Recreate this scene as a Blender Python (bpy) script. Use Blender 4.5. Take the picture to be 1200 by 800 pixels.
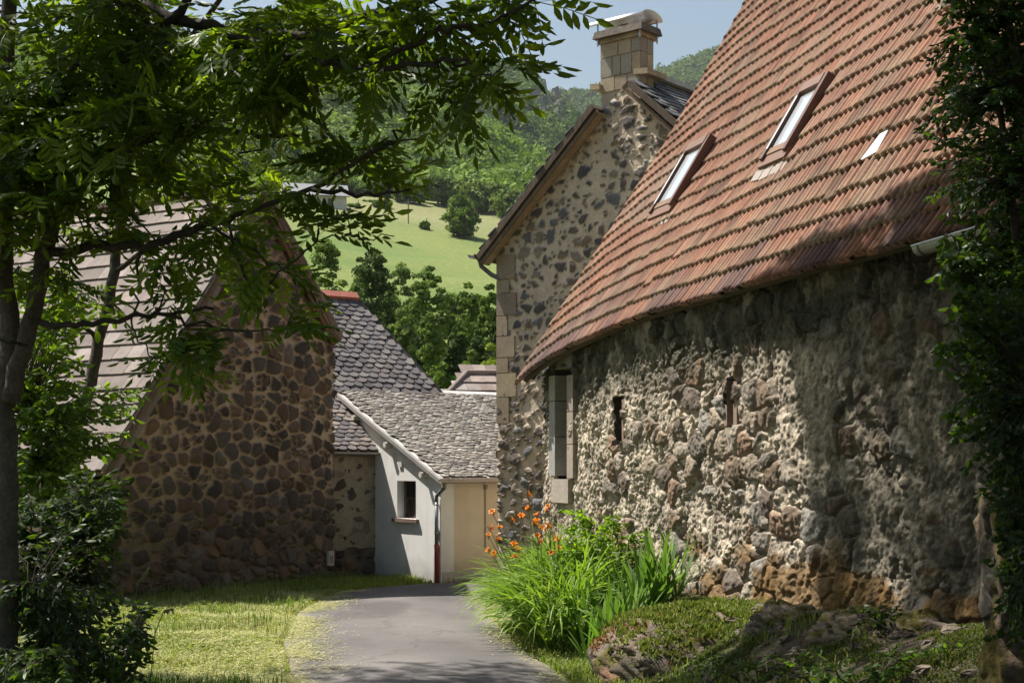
import bpy, math, random
import numpy as np
from mathutils import Vector
for o in list(bpy.data.objects): bpy.data.objects.remove(o)
scn = bpy.context.scene
col = scn.collection
R = math.radians
rng = np.random.default_rng(7)
random.seed(7)

# ------------------------------------------------------------------ camera, sky, sun, exposure
F, HZ, CZ = 1667.0, 545.0, 1.7            # focal length in photo pixels, horizon row, eye height
cam = bpy.data.objects.new('camera', bpy.data.cameras.new('camera')); col.objects.link(cam)
cam.location = (0, 0, CZ); cam.rotation_euler = (R(90), 0, 0)
cam.data.sensor_width = 36; cam.data.lens = F/1200*36; cam.data.shift_y = (HZ-400)/1200
cam.data.clip_start = .1; cam.data.clip_end = 9000
scn.camera = cam
SUN_EL, SUN_AZ = 60.0, -63.0              # azimuth from +Y towards +X
sd = Vector((math.cos(R(SUN_EL))*math.sin(R(SUN_AZ)), math.cos(R(SUN_EL))*math.cos(R(SUN_AZ)), math.sin(R(SUN_EL))))
w = bpy.data.worlds.new('World'); scn.world = w; w.use_nodes = True
nt = w.node_tree; nt.nodes.clear()
sky = nt.nodes.new('ShaderNodeTexSky'); sky.sky_type = 'NISHITA'; sky.sun_disc = False
sky.sun_elevation = R(SUN_EL); sky.sun_rotation = R(SUN_AZ)
sky.altitude = 300; sky.air_density = 1.7; sky.dust_density = 4.0; sky.ozone_density = 3.2
bg = nt.nodes.new('ShaderNodeBackground'); bg.inputs[1].default_value = 0.057
out = nt.nodes.new('ShaderNodeOutputWorld')
nt.links.new(sky.outputs[0], bg.inputs[0]); nt.links.new(bg.outputs[0], out.inputs[0])
sl = bpy.data.lights.new('sun', 'SUN'); sl.energy = 5.0; sl.angle = R(.53); sl.color = (1, .95, .86)
so = bpy.data.objects.new('sun', sl); col.objects.link(so); so.location = (-20, 15, 40)
so.rotation_euler = sd.to_track_quat('Z', 'Y').to_euler()
scn.view_settings.view_transform = 'Standard'; scn.view_settings.look = 'None'
scn.view_settings.exposure = 1.02; scn.view_settings.gamma = 1
scn.cycles.max_bounces = 8; scn.cycles.diffuse_bounces = 3; scn.cycles.transmission_bounces = 6
scn.cycles.transparent_max_bounces = 8; scn.cycles.volume_bounces = 0
scn.cycles.use_denoising = True

# ------------------------------------------------------------------ helpers: noise
def h2(ix, iy, s):
    ix = np.asarray(ix).astype(np.int64).astype(np.uint32); iy = np.asarray(iy).astype(np.int64).astype(np.uint32)
    with np.errstate(over='ignore'):
        h = ix*np.uint32(374761393) + iy*np.uint32(668265263) + np.uint32((s*2246822519) & 0xffffffff)
        h = (h ^ (h >> np.uint32(13)))*np.uint32(1274126177); h = (h ^ (h >> np.uint32(16)))*np.uint32(2654435761)
        h = h ^ (h >> np.uint32(15))
    return h.astype(np.float64)/4294967296.0
def vn(x, y, s=0):
    xi = np.floor(x); yi = np.floor(y); fx = x-xi; fy = y-yi
    fx = fx*fx*(3-2*fx); fy = fy*fy*(3-2*fy)
    a = h2(xi, yi, s); b = h2(xi+1, yi, s); c = h2(xi, yi+1, s); d = h2(xi+1, yi+1, s)
    return (a*(1-fx)+b*fx)*(1-fy)+(c*(1-fx)+d*fx)*fy
def fbm(x, y, o=4, s=0, g=.5):
    t = 0; a = 1; n = 0
    for k in range(o):
        t = t+a*vn(x*2**k+17.3*k, y*2**k-9.1*k, s+k); n += a; a *= g
    return t/n
def sstep(a, b, x):
    t = np.clip((x-a)/(b-a), 0, 1); return t*t*(3-2*t)
def voro(x, y, s=0, jit=.8):
    """F1, F2 and the id of the nearest cell"""
    r = np.floor(y); x = x+.5*(r.astype(np.int64) % 2)*0
    xi = np.floor(x); yi = np.floor(y)
    F1 = np.full(x.shape, 9.); F2 = np.full(x.shape, 9.); ida = np.zeros(x.shape); idb = np.zeros(x.shape)
    for dx in (-1, 0, 1):
        for dy in (-1, 0, 1):
            cx = xi+dx; cy = yi+dy
            px = cx+.5+jit*(h2(cx, cy, s)-.5)+.0; py = cy+.5+jit*(h2(cx, cy, s+1)-.5)
            d = np.hypot(x-px, y-py)
            m = d < F1
            F2 = np.where(m, F1, np.minimum(F2, d))
            ida = np.where(m, cx, ida); idb = np.where(m, cy, idb); F1 = np.where(m, d, F1)
    return F1, F2, ida, idb
def lerpc(a, b, t):
    return np.asarray(a)[None, :]*(1-t[:, None])+np.asarray(b)[None, :]*t[:, None]
def pal(cols, r):
    cols = np.asarray(cols); i = np.clip((r*len(cols)).astype(int), 0, len(cols)-1); return cols[i]

# ------------------------------------------------------------------ helpers: meshes
def mesh_obj(name, V, faces, mat, parent=None, colr=None, smooth=False):
    """faces: list of int arrays (n,3) or (n,4)"""
    V = np.ascontiguousarray(V, dtype=np.float32)
    me = bpy.data.meshes.new(name)
    if not isinstance(faces, (list, tuple)): faces = [faces]
    faces = [np.asarray(f_) for f_ in faces if len(f_)]
    n = sum(len(f_) for f_ in faces); nl = sum(f_.size for f_ in faces)
    me.vertices.add(len(V)); me.vertices.foreach_set('co', V.ravel())
    me.loops.add(nl); me.polygons.add(n)
    me.loops.foreach_set('vertex_index', np.concatenate([f_.ravel() for f_ in faces]).astype(np.int32))
    st = []; k = 0
    for f_ in faces:
        st.append(k+np.arange(len(f_))*f_.shape[1]); k += f_.size
    me.polygons.foreach_set('loop_start', np.concatenate(st).astype(np.int32))
    me.polygons.foreach_set('use_smooth', np.full(n, bool(smooth)))
    me.update(calc_edges=True)
    if colr is not None:
        a = me.color_attributes.new('Col', 'FLOAT_COLOR', 'POINT')
        c = np.ones((len(V), 4), dtype=np.float32); c[:, :3] = colr
        a.data.foreach_set('color', c.ravel())
    me.materials.append(mat)
    o = bpy.data.objects.new(name, me); col.objects.link(o)
    if parent is not None:
        o.parent = parent
        if parent.parent is None and parent.type == 'EMPTY': o.matrix_parent_inverse = parent.matrix_basis.inverted()
    return o
class MB:
    """collects boxes, tubes and polygons into one mesh"""
    def __init__(s): s.V = []; s.Q = []; s.T = []; s.C = []; s.n = 0
    def add(s, V, Q=None, T=None, c=None):
        V = np.asarray(V, float).reshape(-1, 3); s.V.append(V)
        if Q is not None and len(Q): s.Q.append(np.asarray(Q)+s.n)
        if T is not None and len(T): s.T.append(np.asarray(T)+s.n)
        cc = np.empty((len(V), 3)); cc[:] = (1, 1, 1) if c is None else c
        s.C.append(cc); s.n += len(V)
    def hexa(s, P, c=None):      # 8 points: bottom ring 0-3, top ring 4-7
        s.add(P, [(3, 2, 1, 0), (4, 5, 6, 7), (0, 1, 5, 4), (1, 2, 6, 5), (2, 3, 7, 6), (3, 0, 4, 7)], c=c)
    def box(s, o, ax, ay, az, c=None):
        o, ax, ay, az = map(lambda q: np.asarray(q, float), (o, ax, ay, az))
        s.hexa([o, o+ax, o+ax+ay, o+ay, o+az, o+ax+az, o+ax+ay+az, o+ay+az], c)
    def tube(s, P, r, k=8, c=None, cap=True):
        P = np.asarray(P, float); n = len(P); r = np.broadcast_to(np.asarray(r, float), (n,))
        Tn = np.gradient(P, axis=0); Tn /= np.linalg.norm(Tn, axis=1)[:, None]+1e-9
        ref = np.array([0, 0, 1.]) if abs(Tn[0, 2]) < .9 else np.array([1., 0, 0])
        A = np.cross(Tn, ref); A /= np.linalg.norm(A, axis=1)[:, None]+1e-9; B = np.cross(Tn, A)
        a = np.arange(k)*2*math.pi/k
        V = P[:, None]+r[:, None, None]*(np.cos(a)[None, :, None]*A[:, None]+np.sin(a)[None, :, None]*B[:, None])
        i = np.arange(n-1)[:, None]*k; j = np.arange(k)[None]; j2 = (j+1) % k
        Q = np.stack([i+j, i+k+j, i+k+j2, i+j2], -1).reshape(-1, 4)
        V = V.reshape(-1, 3); T = None
        if cap:
            V = np.vstack([V, P[:1], P[-1:]]); m = n*k
            T = [(m, q, (q+1) % k) for q in range(k)]+[(m+1, (n-1)*k+(q+1) % k, (n-1)*k+q) for q in range(k)]
        s.add(V, Q, T, c)
    def prism(s, P, off, c=None):   # polygon P (planar, convex-ish) extruded by vector off
        P = np.asarray(P, float); n = len(P); off = np.asarray(off, float)
        V = np.vstack([P, P+off]); Q = [(i, (i+1) % n, (i+1) % n+n, i+n) for i in range(n)]
        T = [(0, i+1, i) for i in range(1, n-1)]+[(n, n+i, n+i+1) for i in range(1, n-1)]
        s.add(V, Q, T, c)
    def build(s, name, mat, parent=None, smooth=False):
        fs = []
        if s.Q: fs.append(np.vstack(s.Q))
        if s.T: fs.append(np.vstack(s.T))
        return mesh_obj(name, np.vstack(s.V), fs, mat, parent, np.vstack(s.C), smooth)
def gridf(nu, nv, flip=False):
    i = np.arange(nu-1)[:, None]*nv; j = np.arange(nv-1)[None]
    q = np.stack([i+j, i+nv+j, i+nv+j+1, i+j+1], -1).reshape(-1, 4)
    return q[:, ::-1] if flip else q
def tag(o, label=None, cat=None, group=None, kind=None):
    if label: o['label'] = label
    if cat: o['category'] = cat
    if group: o['group'] = group
    if kind: o['kind'] = kind
    return o
def empty(name, loc=(0, 0, 0), label=None, cat=None, group=None):
    o = bpy.data.objects.new(name, None); col.objects.link(o); o.location = loc
    o.empty_display_size = .2
    return tag(o, label, cat, group)
def under(root, *objs):
    """parent parts, keeping world coordinates of their meshes"""
    for o in objs:
        o.parent = root
        o.matrix_parent_inverse = root.matrix_basis.inverted()
N3 = lambda v: np.asarray(v, float)/np.linalg.norm(v)

# ------------------------------------------------------------------ helpers: pixel rays
def ray(px, py): return np.array([(px-600)/F, 1.0, (HZ-py)/F])
EYE = np.array([0, 0, CZ])
def at(px, py, Y): return EYE+ray(px, py)*Y
def hit(px, py, p0, n):
    d = ray(px, py); t = np.dot(np.asarray(p0)-EYE, n)/np.dot(d, n); return EYE+d*t

# ------------------------------------------------------------------ materials
def mat_new(name):
    m = bpy.data.materials.new(name); m.use_nodes = True
    b = m.node_tree.nodes['Principled BSDF']; return m, m.node_tree, b
def nd(t, typ, **kw):
    n = t.nodes.new(typ)
    for k, v in kw.items(): setattr(n, k, v)
    return n
def noise_node(t, scale, detail=6, rough=.6, vec=None, mapping=None):
    n = nd(t, 'ShaderNodeTexNoise'); n.inputs['Scale'].default_value = scale
    n.inputs['Detail'].default_value = detail; n.inputs['Roughness'].default_value = rough
    tc = nd(t, 'ShaderNodeTexCoord')
    src = tc.outputs['Object']
    if mapping:
        mp = nd(t, 'ShaderNodeMapping'); mp.inputs['Scale'].default_value = mapping
        t.links.new(src, mp.inputs[0]); src = mp.outputs[0]
    t.links.new(src, n.inputs['Vector']); return n
def surf(name, base=None, rough=.9, scale=30, var=.5, bump=.4, bscale=60, bdist=.01, big=2.5, bigvar=.35, metal=0, spec=.3, mapping=None):
    """base=None takes the colour attribute; two noises vary it and a third bumps it"""
    m, t, b = mat_new(name)
    if base is None:
        a = nd(t, 'ShaderNodeVertexColor', layer_name='Col'); c = a.outputs[0]
    else:
        a = nd(t, 'ShaderNodeRGB'); a.outputs[0].default_value = (*base, 1); c = a.outputs[0]
    for sc_, v, dt in ((scale, var, 6), (big, bigvar, 4)):
        n = noise_node(t, sc_, dt, .65, mapping=mapping)
        mr = nd(t, 'ShaderNodeMapRange'); mr.inputs[1].default_value = .25; mr.inputs[2].default_value = .75
        mr.inputs[3].default_value = 1-v; mr.inputs[4].default_value = 1+v
        t.links.new(n.outputs[0], mr.inputs[0])
        mx = nd(t, 'ShaderNodeVectorMath', operation='MULTIPLY')
        t.links.new(c, mx.inputs[0]); t.links.new(mr.outputs[0], mx.inputs[1]); c = mx.outputs[0]
    t.links.new(c, b.inputs['Base Color'])
    b.inputs['Roughness'].default_value = rough; b.inputs['Metallic'].default_value = metal
    b.inputs['Specular IOR Level'].default_value = spec
    if bump:
        n = noise_node(t, bscale, 8, .7, mapping=mapping); bp = nd(t, 'ShaderNodeBump')
        bp.inputs['Strength'].default_value = bump; bp.inputs['Distance'].default_value = bdist
        t.links.new(n.outputs[0], bp.inputs['Height']); t.links.new(bp.outputs[0], b.inputs['Normal'])
    return m
def leafmat(name, trans=.45, gloss=.35, tint=(1.5, 1.7, .5), rough=.5):
    m, t, b = mat_new(name)
    a = nd(t, 'ShaderNodeVertexColor', layer_name='Col')
    t.links.new(a.outputs[0], b.inputs['Base Color']); b.inputs['Roughness'].default_value = rough
    b.inputs['Specular IOR Level'].default_value = gloss
    mx = nd(t, 'ShaderNodeVectorMath', operation='MULTIPLY'); mx.inputs[1].default_value = tint
    t.links.new(a.outputs[0], mx.inputs[0])
    tr = nd(t, 'ShaderNodeBsdfTranslucent'); t.links.new(mx.outputs[0], tr.inputs[0])
    ms = nd(t, 'ShaderNodeMixShader'); ms.inputs[0].default_value = trans
    t.links.new(b.outputs[0], ms.inputs[1]); t.links.new(tr.outputs[0], ms.inputs[2])
    t.links.new(ms.outputs[0], t.nodes['Material Output'].inputs[0]); return m
M = {}
M['stone'] = surf('rubble_stone', None, .92, 45, .38, .7, 70, .012, 3, .22)
M['render'] = surf('rough_render', None, .95, 35, .35, .9, 55, .02, 2.2, .25)
M['block'] = surf('cut_stone', None, .9, 25, .25, .5, 50, .01, 3, .2)
M['tile'] = surf('clay_tile', None, .85, 40, .3, .35, 90, .004, 1.6, .28)
M['slate'] = surf('slate', None, .72, 30, .3, .4, 60, .004, 2, .2, spec=.3)
M['ctile'] = surf('concrete_tile', None, .88, 45, .22, .4, 120, .004, 4, .22)
M['wood'] = surf('old_wood', None, .85, 20, .35, .4, 40, .006, 3, .25, mapping=(1, 1, .3))
M['plaster'] = surf('plaster', None, .93, 60, .10, .5, 160, .006, 1.1, .12)
M['metal'] = surf('zinc', None, .45, 20, .2, .1, 50, .002, 3, .15, metal=.6, spec=.5)
M['paint'] = surf('paint', None, .5, 30, .12, .1, 60, .002, 3, .1, spec=.4)
M['hood'] = surf('hood_steel', (.78, .76, .74), .38, 30, .08, .0, 60, .002, 3, .08, metal=.85)
M['bark'] = surf('bark', None, .95, 30, .45, 1.0, 45, .02, 5, .45)
M['ground'] = surf('ground', None, .97, 22, .45, .9, 40, .03, 1.3, .3)
M['road'] = surf('asphalt', None, .92, 90, .45, .8, 140, .012, .8, .16)
M['rock'] = surf('rock', None, .95, 25, .45, .9, 35, .03, 3, .35)
M['moss'] = leafmat('moss', .25, .1, (1.3, 1.3, .6), .9)
def cracks(m):
    t = m.node_tree; b = t.nodes['Principled BSDF']; src = b.inputs['Base Color'].links[0].from_socket
    tc = nd(t, 'ShaderNodeTexCoord'); n = noise_node(t, 1.4, 6, .7); ad = nd(t, 'ShaderNodeVectorMath', operation='MULTIPLY_ADD'); ad.inputs[1].default_value = (.9, .9, .9)
    t.links.new(n.outputs['Color'], ad.inputs[0]); t.links.new(tc.outputs['Object'], ad.inputs[2])
    v = nd(t, 'ShaderNodeTexVoronoi', feature='DISTANCE_TO_EDGE'); v.inputs['Scale'].default_value = .42; t.links.new(ad.outputs[0], v.inputs['Vector'])
    r = nd(t, 'ShaderNodeMapRange'); r.inputs[1].default_value = .002; r.inputs[2].default_value = .010; r.inputs[3].default_value = .72; r.inputs[4].default_value = 1
    t.links.new(v.outputs['Distance'], r.inputs[0])
    n2_ = noise_node(t, 260, 2, .5); r2 = nd(t, 'ShaderNodeMapRange'); r2.inputs[1].default_value = .60; r2.inputs[2].default_value = .72; r2.inputs[3].default_value = 1; r2.inputs[4].default_value = 1.9; t.links.new(n2_.outputs[0], r2.inputs[0])
    for k in (r, r2):
        mx = nd(t, 'ShaderNodeVectorMath', operation='MULTIPLY'); t.links.new(src, mx.inputs[0]); t.links.new(k.outputs[0], mx.inputs[1]); src = mx.outputs[0]
    t.links.new(src, b.inputs['Base Color'])
cracks(M['road'])
def damp(m):
    t = m.node_tree; b = t.nodes['Principled BSDF']; src = b.inputs['Base Color'].links[0].from_socket
    tc = nd(t, 'ShaderNodeTexCoord'); sp = nd(t, 'ShaderNodeSeparateXYZ'); t.links.new(tc.outputs['Object'], sp.inputs[0])
    n = noise_node(t, 2.2, 5, .6); ma = nd(t, 'ShaderNodeMath', operation='MULTIPLY_ADD'); ma.inputs[1].default_value = -1.1; t.links.new(n.outputs[0], ma.inputs[0]); t.links.new(sp.outputs['Z'], ma.inputs[2])
    r = nd(t, 'ShaderNodeMapRange'); r.inputs[1].default_value = -1.25; r.inputs[2].default_value = -.65; r.inputs[3].default_value = .55; r.inputs[4].default_value = 1; t.links.new(ma.outputs[0], r.inputs[0])
    n2_ = noise_node(t, 1.0, 5, .7, mapping=(5, 5, .35)); r2 = nd(t, 'ShaderNodeMapRange'); r2.inputs[1].default_value = .35; r2.inputs[2].default_value = .6; r2.inputs[3].default_value = .95; r2.inputs[4].default_value = 1.01; t.links.new(n2_.outputs[0], r2.inputs[0])
    for k in (r, r2):
        mx = nd(t, 'ShaderNodeVectorMath', operation='MULTIPLY'); t.links.new(src, mx.inputs[0]); t.links.new(k.outputs[0], mx.inputs[1]); src = mx.outputs[0]
    t.links.new(src, b.inputs['Base Color'])
damp(M['plaster'])
M['leaf'] = leafmat('leaf', .5, .28, (2.3, 2.4, .45), .45)
M['fol'] = leafmat('far_foliage', .25, .1, (1.3, 1.4, .6), .8)
M['grass'] = leafmat('grass_blade', .4, .25, (1.35, 1.45, .6), .55)
M['petal'] = leafmat('petal', .45, .2, (1.2, 1.0, .8), .5)
m, t, b = mat_new('glass'); b.inputs['Base Color'].default_value = (.02, .025, .03, 1); b.inputs['Roughness'].default_value = .03
b.inputs['Specular IOR Level'].default_value = 1.0; b.inputs['IOR'].default_value = 1.8; b.inputs['Metallic'].default_value = .55; b.inputs['Base Color'].default_value = (.75, .78, .82, 1); M['glass'] = m
m, t, b = mat_new('dark_inside'); b.inputs['Base Color'].default_value = (.012, .011, .010, 1); b.inputs['Roughness'].default_value = 1; M['dark'] = m

# ================================================================== terrain
LX = ([-40, 0, 5, 12, 16, 18.65, 22.4, 25.8, 27, 27.8, 28.15], [-1.5, -1.5, -1.5, -1.95, -2.45, -2.96, -3.36, -3.25, -2.85, -2.1, -1.3])
RX = ([-40, 0, 5, 12, 16, 18.65, 22.4, 25.8, 27, 28.15], [1.5, 1.5, 1.5, 1.0, .5, 0.02, -.42, -.55, -.35, -.3])
def roadL(Y): return np.interp(Y, *LX)
def roadR(Y): return np.interp(Y, *RX)
def wallx(Y): return 3.89-.311*(Y-13.1)
def zbase(Y): return -.65*sstep(-1, 16, Y)
_ty = np.array([-400, 34, 45, 66, 80, 110, 150, 200, 260, 340, 420, 600, 3000]); _tz = np.array([-.65, -.65, -2.2, -2.2, -.2, 7.5, 18.5, 30, 43.5, 63.5, 72, 76, 76])
_yy = np.linspace(0, 800, 1601); _zz = np.interp(_yy, _ty, _tz); _k = np.ones(21)/21; _zz = np.convolve(np.pad(_zz, 10, mode='edge'), _k, 'valid')
def G(X, Y):
    X = np.asarray(X, float); Y = np.asarray(Y, float)
    z = np.where(Y < 30, zbase(Y), np.interp(Y, _yy, _zz))
    z = z-.1*np.clip(X, -120, 120)*sstep(90, 250, Y)
    near = sstep(30, 26, Y)
    rl, rr = roadL(Y), roadR(Y)
    # bed and bank rising to the barn wall
    bk = sstep(rr+.25, np.maximum(wallx(Y)-.5, rr+.9), X)*sstep(24, 19, Y)
    z = z+bk*(.86-.25*sstep(15, 20, Y)+.12*sstep(14, 9, Y))*near
    # bank under the ash trees
    z = z+near*sstep(rl-1.2, rl-2.8, X)*sstep(17, 11, Y)*.62
    und = (fbm(X*.8, Y*.8, 3, 5)-.5)*.22*sstep(.05, .9, np.maximum(rl-X, X-rr))*sstep(60, 28, Y)
    z = z+und
    onroad = sstep(.12, -.1, np.maximum(rl-X, X-rr))*(Y < 28.3)
    z = z-.05*onroad*near
    far = sstep(60, 200, Y)*(fbm(X*.02, Y*.02, 3, 9)-.5)*7
    return z+far
def warp(a, b, n, c, k):
    t = np.linspace(np.arcsinh((a-c)/k), np.arcsinh((b-c)/k), n); return c+k*np.sinh(t)
gx = warp(-1500, 1500, 330, -.5, 5.0); gy = np.concatenate([warp(-200, 8, 30, 8, 6)[:-1], np.arange(8, 31, .16), warp(31, 3000, 150, 31, 14)])
XX, YY = np.meshgrid(gx, gy, indexing='ij'); X, Y = XX.ravel(), YY.ravel()
Z = G(X, Y)
n1 = fbm(X*.9, Y*.9, 4, 21); n2 = fbm(X*3.1, Y*3.1, 3, 22); n3 = fbm(X*.03, Y*.045, 4, 23)
c = lerpc((.085, .13, .025), (.19, .20, .07), sstep(.35, .65, n1))                         # lawn
c = c*(1-.55*sstep(.5, .7, n2)[:, None])+np.array([.25, .22, .11])*.55*sstep(.5, .7, n2)[:, None]
soil = np.maximum(sstep(.9, 1.9, X-roadR(Y))*sstep(20, 16, Y), sstep(-1.6, -2.6, X-roadL(Y))*sstep(15.5, 13, Y))
c = c*(1-soil[:, None])+lerpc((.030, .023, .016), (.075, .058, .040), n1)*soil[:, None]
mead = sstep(40, 110, Y)
mc = lerpc((.085, .135, .022), (.135, .165, .038), sstep(.35, .65, n3))
upper = sstep(255, 275, Y+.35*X)
mc = mc*(1-upper[:, None])+lerpc((.145, .16, .055), (.19, .185, .075), n3)*upper[:, None]
c = c*(1-mead[:, None])+mc*mead[:, None]
g = mesh_obj('ground', np.stack([X, Y, Z], 1), gridf(len(gx), len(gy)), M['ground'], None, c, True); tag(g, kind='structure')

# road
ry = np.arange(-38, 28.16, .16); cu = np.linspace(0, 1, 26)
RY = np.repeat(ry, len(cu)); CU = np.tile(cu, len(ry))
ej = (fbm(RY*1.1, RY*0+3, 3, 31)-.5)*.16; ek = (fbm(RY*1.2, RY*0+8, 3, 32)-.5)*.12
RXv = (roadL(RY)+ej)*(1-CU)+(roadR(RY)+ek)*CU
RZ = zbase(RY)+.012+.035*(1-(2*CU-1)**2)+.012*(fbm(RXv*1.3, RY*1.3, 3, 33)-.5)
pn = fbm(RXv*.55, RY*.3, 4, 34)
rc = lerpc((.092, .084, .082), (.142, .130, .124), sstep(.3, .7, pn))
rc *= (1-.25*sstep(.56, .62, fbm(RXv*.9+5, RY*.35, 3, 35)))[:, None]
ed = np.minimum(CU, 1-CU)*3
rc = rc*(1-.5*sstep(.28, .0, ed)[:, None])+np.array([.24, .215, .14])*.5*sstep(.28, .0, ed)[:, None]
r_ = mesh_obj('road', np.stack([RXv, RY, RZ], 1), gridf(len(ry), len(cu), True), M['road'], None, rc, True); tag(r_, kind='structure')

# ================================================================== stone wall builder
def stone_wall(name, P, D, n, width, bot, top, mode, seed, parent, du=.022, open_=(), back=None, mat=None):
    """P: foot point (3d, z = 0 datum ignored), D: unit direction along the wall (2d), n: outward (2d).
    bot(u), top(u): absolute heights. open_: rectangles (u0,u1,z0,z1,depth) pushed inwards"""
    nu = int(width/du)+1; us = np.linspace(0, width, nu)
    hb = bot(us); ht = top(us); nv = int((ht-hb).max()/du)+1
    vs = np.linspace(0, 1, nv)
    U = np.repeat(us, nv); Z = (hb[:, None]*(1-vs)+ht[:, None]*vs).ravel()
    wamp = .20 if mode == 'field' else .10
    wx = U+wamp*(fbm(U*2.4, Z*2.4, 3, seed+50)-.5)+.03*(fbm(U*14, Z*14, 2, seed+51)-.5)
    wz = Z+wamp*(fbm(U*2.4, Z*2.4, 3, seed+60)-.5)+.03*(fbm(U*14, Z*14, 2, seed+61)-.5)
    fine = fbm(U*22, Z*22, 4, seed+3); med = fbm(U*5, Z*5, 4, seed+4); big = fbm(U*.8, Z*.8, 3, seed+5)
    if mode == 'field':          # rounded fieldstones close together, wide recessed pale joints
        a = .27+.10*sstep(1.2, 0, Z-hb.min())
        F1, F2, ia, ib = voro(wx/.345, wz/.285, seed, .84)
        F1b, F2b, ja, jb = voro(wx/.17+40, wz/.14, seed+7, .8)
        ed = F2-F1; pick = h2(ia, ib, seed+9) < .36
        ed = np.where(pick, np.minimum(ed, (F2b-F1b)*.8), ed)
        r = np.where(pick & (F2-F1 > .15), h2(ja, jb, seed+8), h2(ia, ib, seed+8))
        tj = .05+.16*h2(ia, ib, seed+12)**1.5; m_ = sstep(tj, tj+.08, ed+.16*(fine-.5)+.10*(med-.5)-.05*sstep(.42, .62, F1))
        dome = np.clip(1-F1*1.15, 0, 1)
        disp = m_*(.035+.045*dome+.015*(fine-.5))+(1-m_)*.012*(fine-.5)+.05*(big-.5)
        sc = pal([(.078, .054, .042), (.066, .054, .048), (.098, .070, .052), (.055, .043, .038), (.088, .074, .064), (.108, .070, .046)], r)
        sc = sc*(.75+.6*med[:, None])*(.85+.4*fine[:, None])*(.6+.8*h2(ja*0+ia, ib, seed+13)[:, None])
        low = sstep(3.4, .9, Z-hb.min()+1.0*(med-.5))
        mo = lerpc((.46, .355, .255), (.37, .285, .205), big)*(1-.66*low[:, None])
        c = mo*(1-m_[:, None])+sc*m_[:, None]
    elif mode == 'sparse':       # dark stones standing in wide smooth pointing
        wx2 = wx+.05*(fbm(U*7, Z*7, 2, seed+52)-.5); wz2 = wz+.05*(fbm(U*7, Z*7, 2, seed+62)-.5)
        F1, F2, ia, ib = voro(wx2/.285, wz2/.225, seed, .88)
        r = h2(ia, ib, seed+8); thr = .20+.42*h2(ia, ib, seed+9)
        lob = fbm(wx*9, wz*9, 2, seed+14)-.5
        m1 = sstep(thr-.035, thr+.035, F2-F1+.16*lob)*(h2(ia, ib, seed+10) < .93)
        F1b, F2b, ja, jb = voro(wx2/.135+31, wz2/.085, seed+7, .9); tb2 = np.where(h2(ja, jb, seed+19) < .42, .22+.2*h2(ja, jb, seed+20), 9)
        m2 = sstep(tb2-.05, tb2+.05, F2b-F1b+.1*lob)*(F2-F1 < thr-.07)
        r = np.where(m2 > m1, h2(ja, jb, seed+8), r); m_ = np.maximum(m1, m2)
        rough = sstep(3.0, 1.6, Z)        # old lower part: recessed joints, stones standing out
        disp = m_*(.012+.022*np.clip(1-F1*1.6, 0, 1)+.055*rough+.022*(fine-.5))+(1-m_)*.012*(fine-.5)+.04*(med-.5)*(.6+rough)
        sc = pal([(.095, .083, .080), (.125, .10, .088), (.085, .08, .085), (.15, .115, .092), (.20, .15, .105), (.14, .137, .145), (.23, .19, .15)], r)
        sc = sc*(.75+.5*med[:, None])
        mo = lerpc((.58, .47, .36), (.50, .41, .315), big)*(.9+.2*fine[:, None])
        c = mo*(1-m_[:, None])+sc*m_[:, None]
    else:                        # crumbling old render over rubble
        F1, F2, ia, ib = voro(wx/.34, wz/.30, seed, .9)
        r = h2(ia, ib, seed+8); dome = np.clip(1-F1*1.25, 0, 1)
        exposed = sstep(.565, .66, fbm(U*.9, Z*.9, 3, seed+31)+.25*(h2(ia, ib, seed+41)-.5)+.16*sstep(2.0, .4, Z-hb.min()))
        ej_ = F2-F1+.10*(fine-.5); m_ = sstep(.09, .14, ej_)*sstep(.35, .6, exposed)*(h2(ia, ib, seed+42) < .75); rim_ = sstep(.10, .06, ej_)*sstep(.35, .6, exposed)
        rid = np.abs(fbm(U*11, Z*8.5, 4, seed+70, .6)-.5)*2
        pits = sstep(.58, .70, fbm(U*15, Z*10, 3, seed+71)); fine2 = fbm(U*38, Z*30, 2, seed+75)
        rough_ = fbm(U*4.2+.6*fine, Z*2.9+.4*med, 6, seed+76, .62)-.5; vert = np.abs(fbm(U*9, Z*2.6, 4, seed+77, .6)-.5)
        disp = .05*(fbm(U*1.7, Z*1.7, 3, seed+72)-.5)+.05*dome*sstep(.0, .2, F2-F1)*(.25+.75*m_)+.125*rough_*(1-.5*m_)+.014*(.5-rid)*(1-.7*m_)-.022*pits*(1-.7*m_)+.03*(fbm(U*26, Z*20, 3, seed+78)-.5)-.07*sstep(.06, .0, vert)*(1-m_)*sstep(.4, .6, big)+.025*(fine2-.5)+.022*m_-.03*rim_
        disp += .16*sstep(1.6, .7, Z-hb.min())*(.4+.9*fbm(U*1.2, Z*1.2, 3, seed+73))
        rough_ = fbm(U*4.2+.6*fine, Z*2.9+.4*med, 6, seed+76, .62)-.5
        mo = lerpc((.50, .425, .335), (.35, .295, .23), sstep(.35, .65, med))
        mo = mo*(.66+.68*fine[:, None])*(1-.40*pits[:, None])*(.72+1.1*np.clip(rough_+.25, 0, .5))[:, None]
        sc = pal([(.19, .14, .10), (.24, .16, .11), (.21, .18, .15), (.15, .12, .098), (.29, .235, .18), (.27, .245, .215), (.33, .28, .225)], r)*(.75+.5*med[:, None])
        c = mo*(1-m_[:, None])+sc*m_[:, None]
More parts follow.
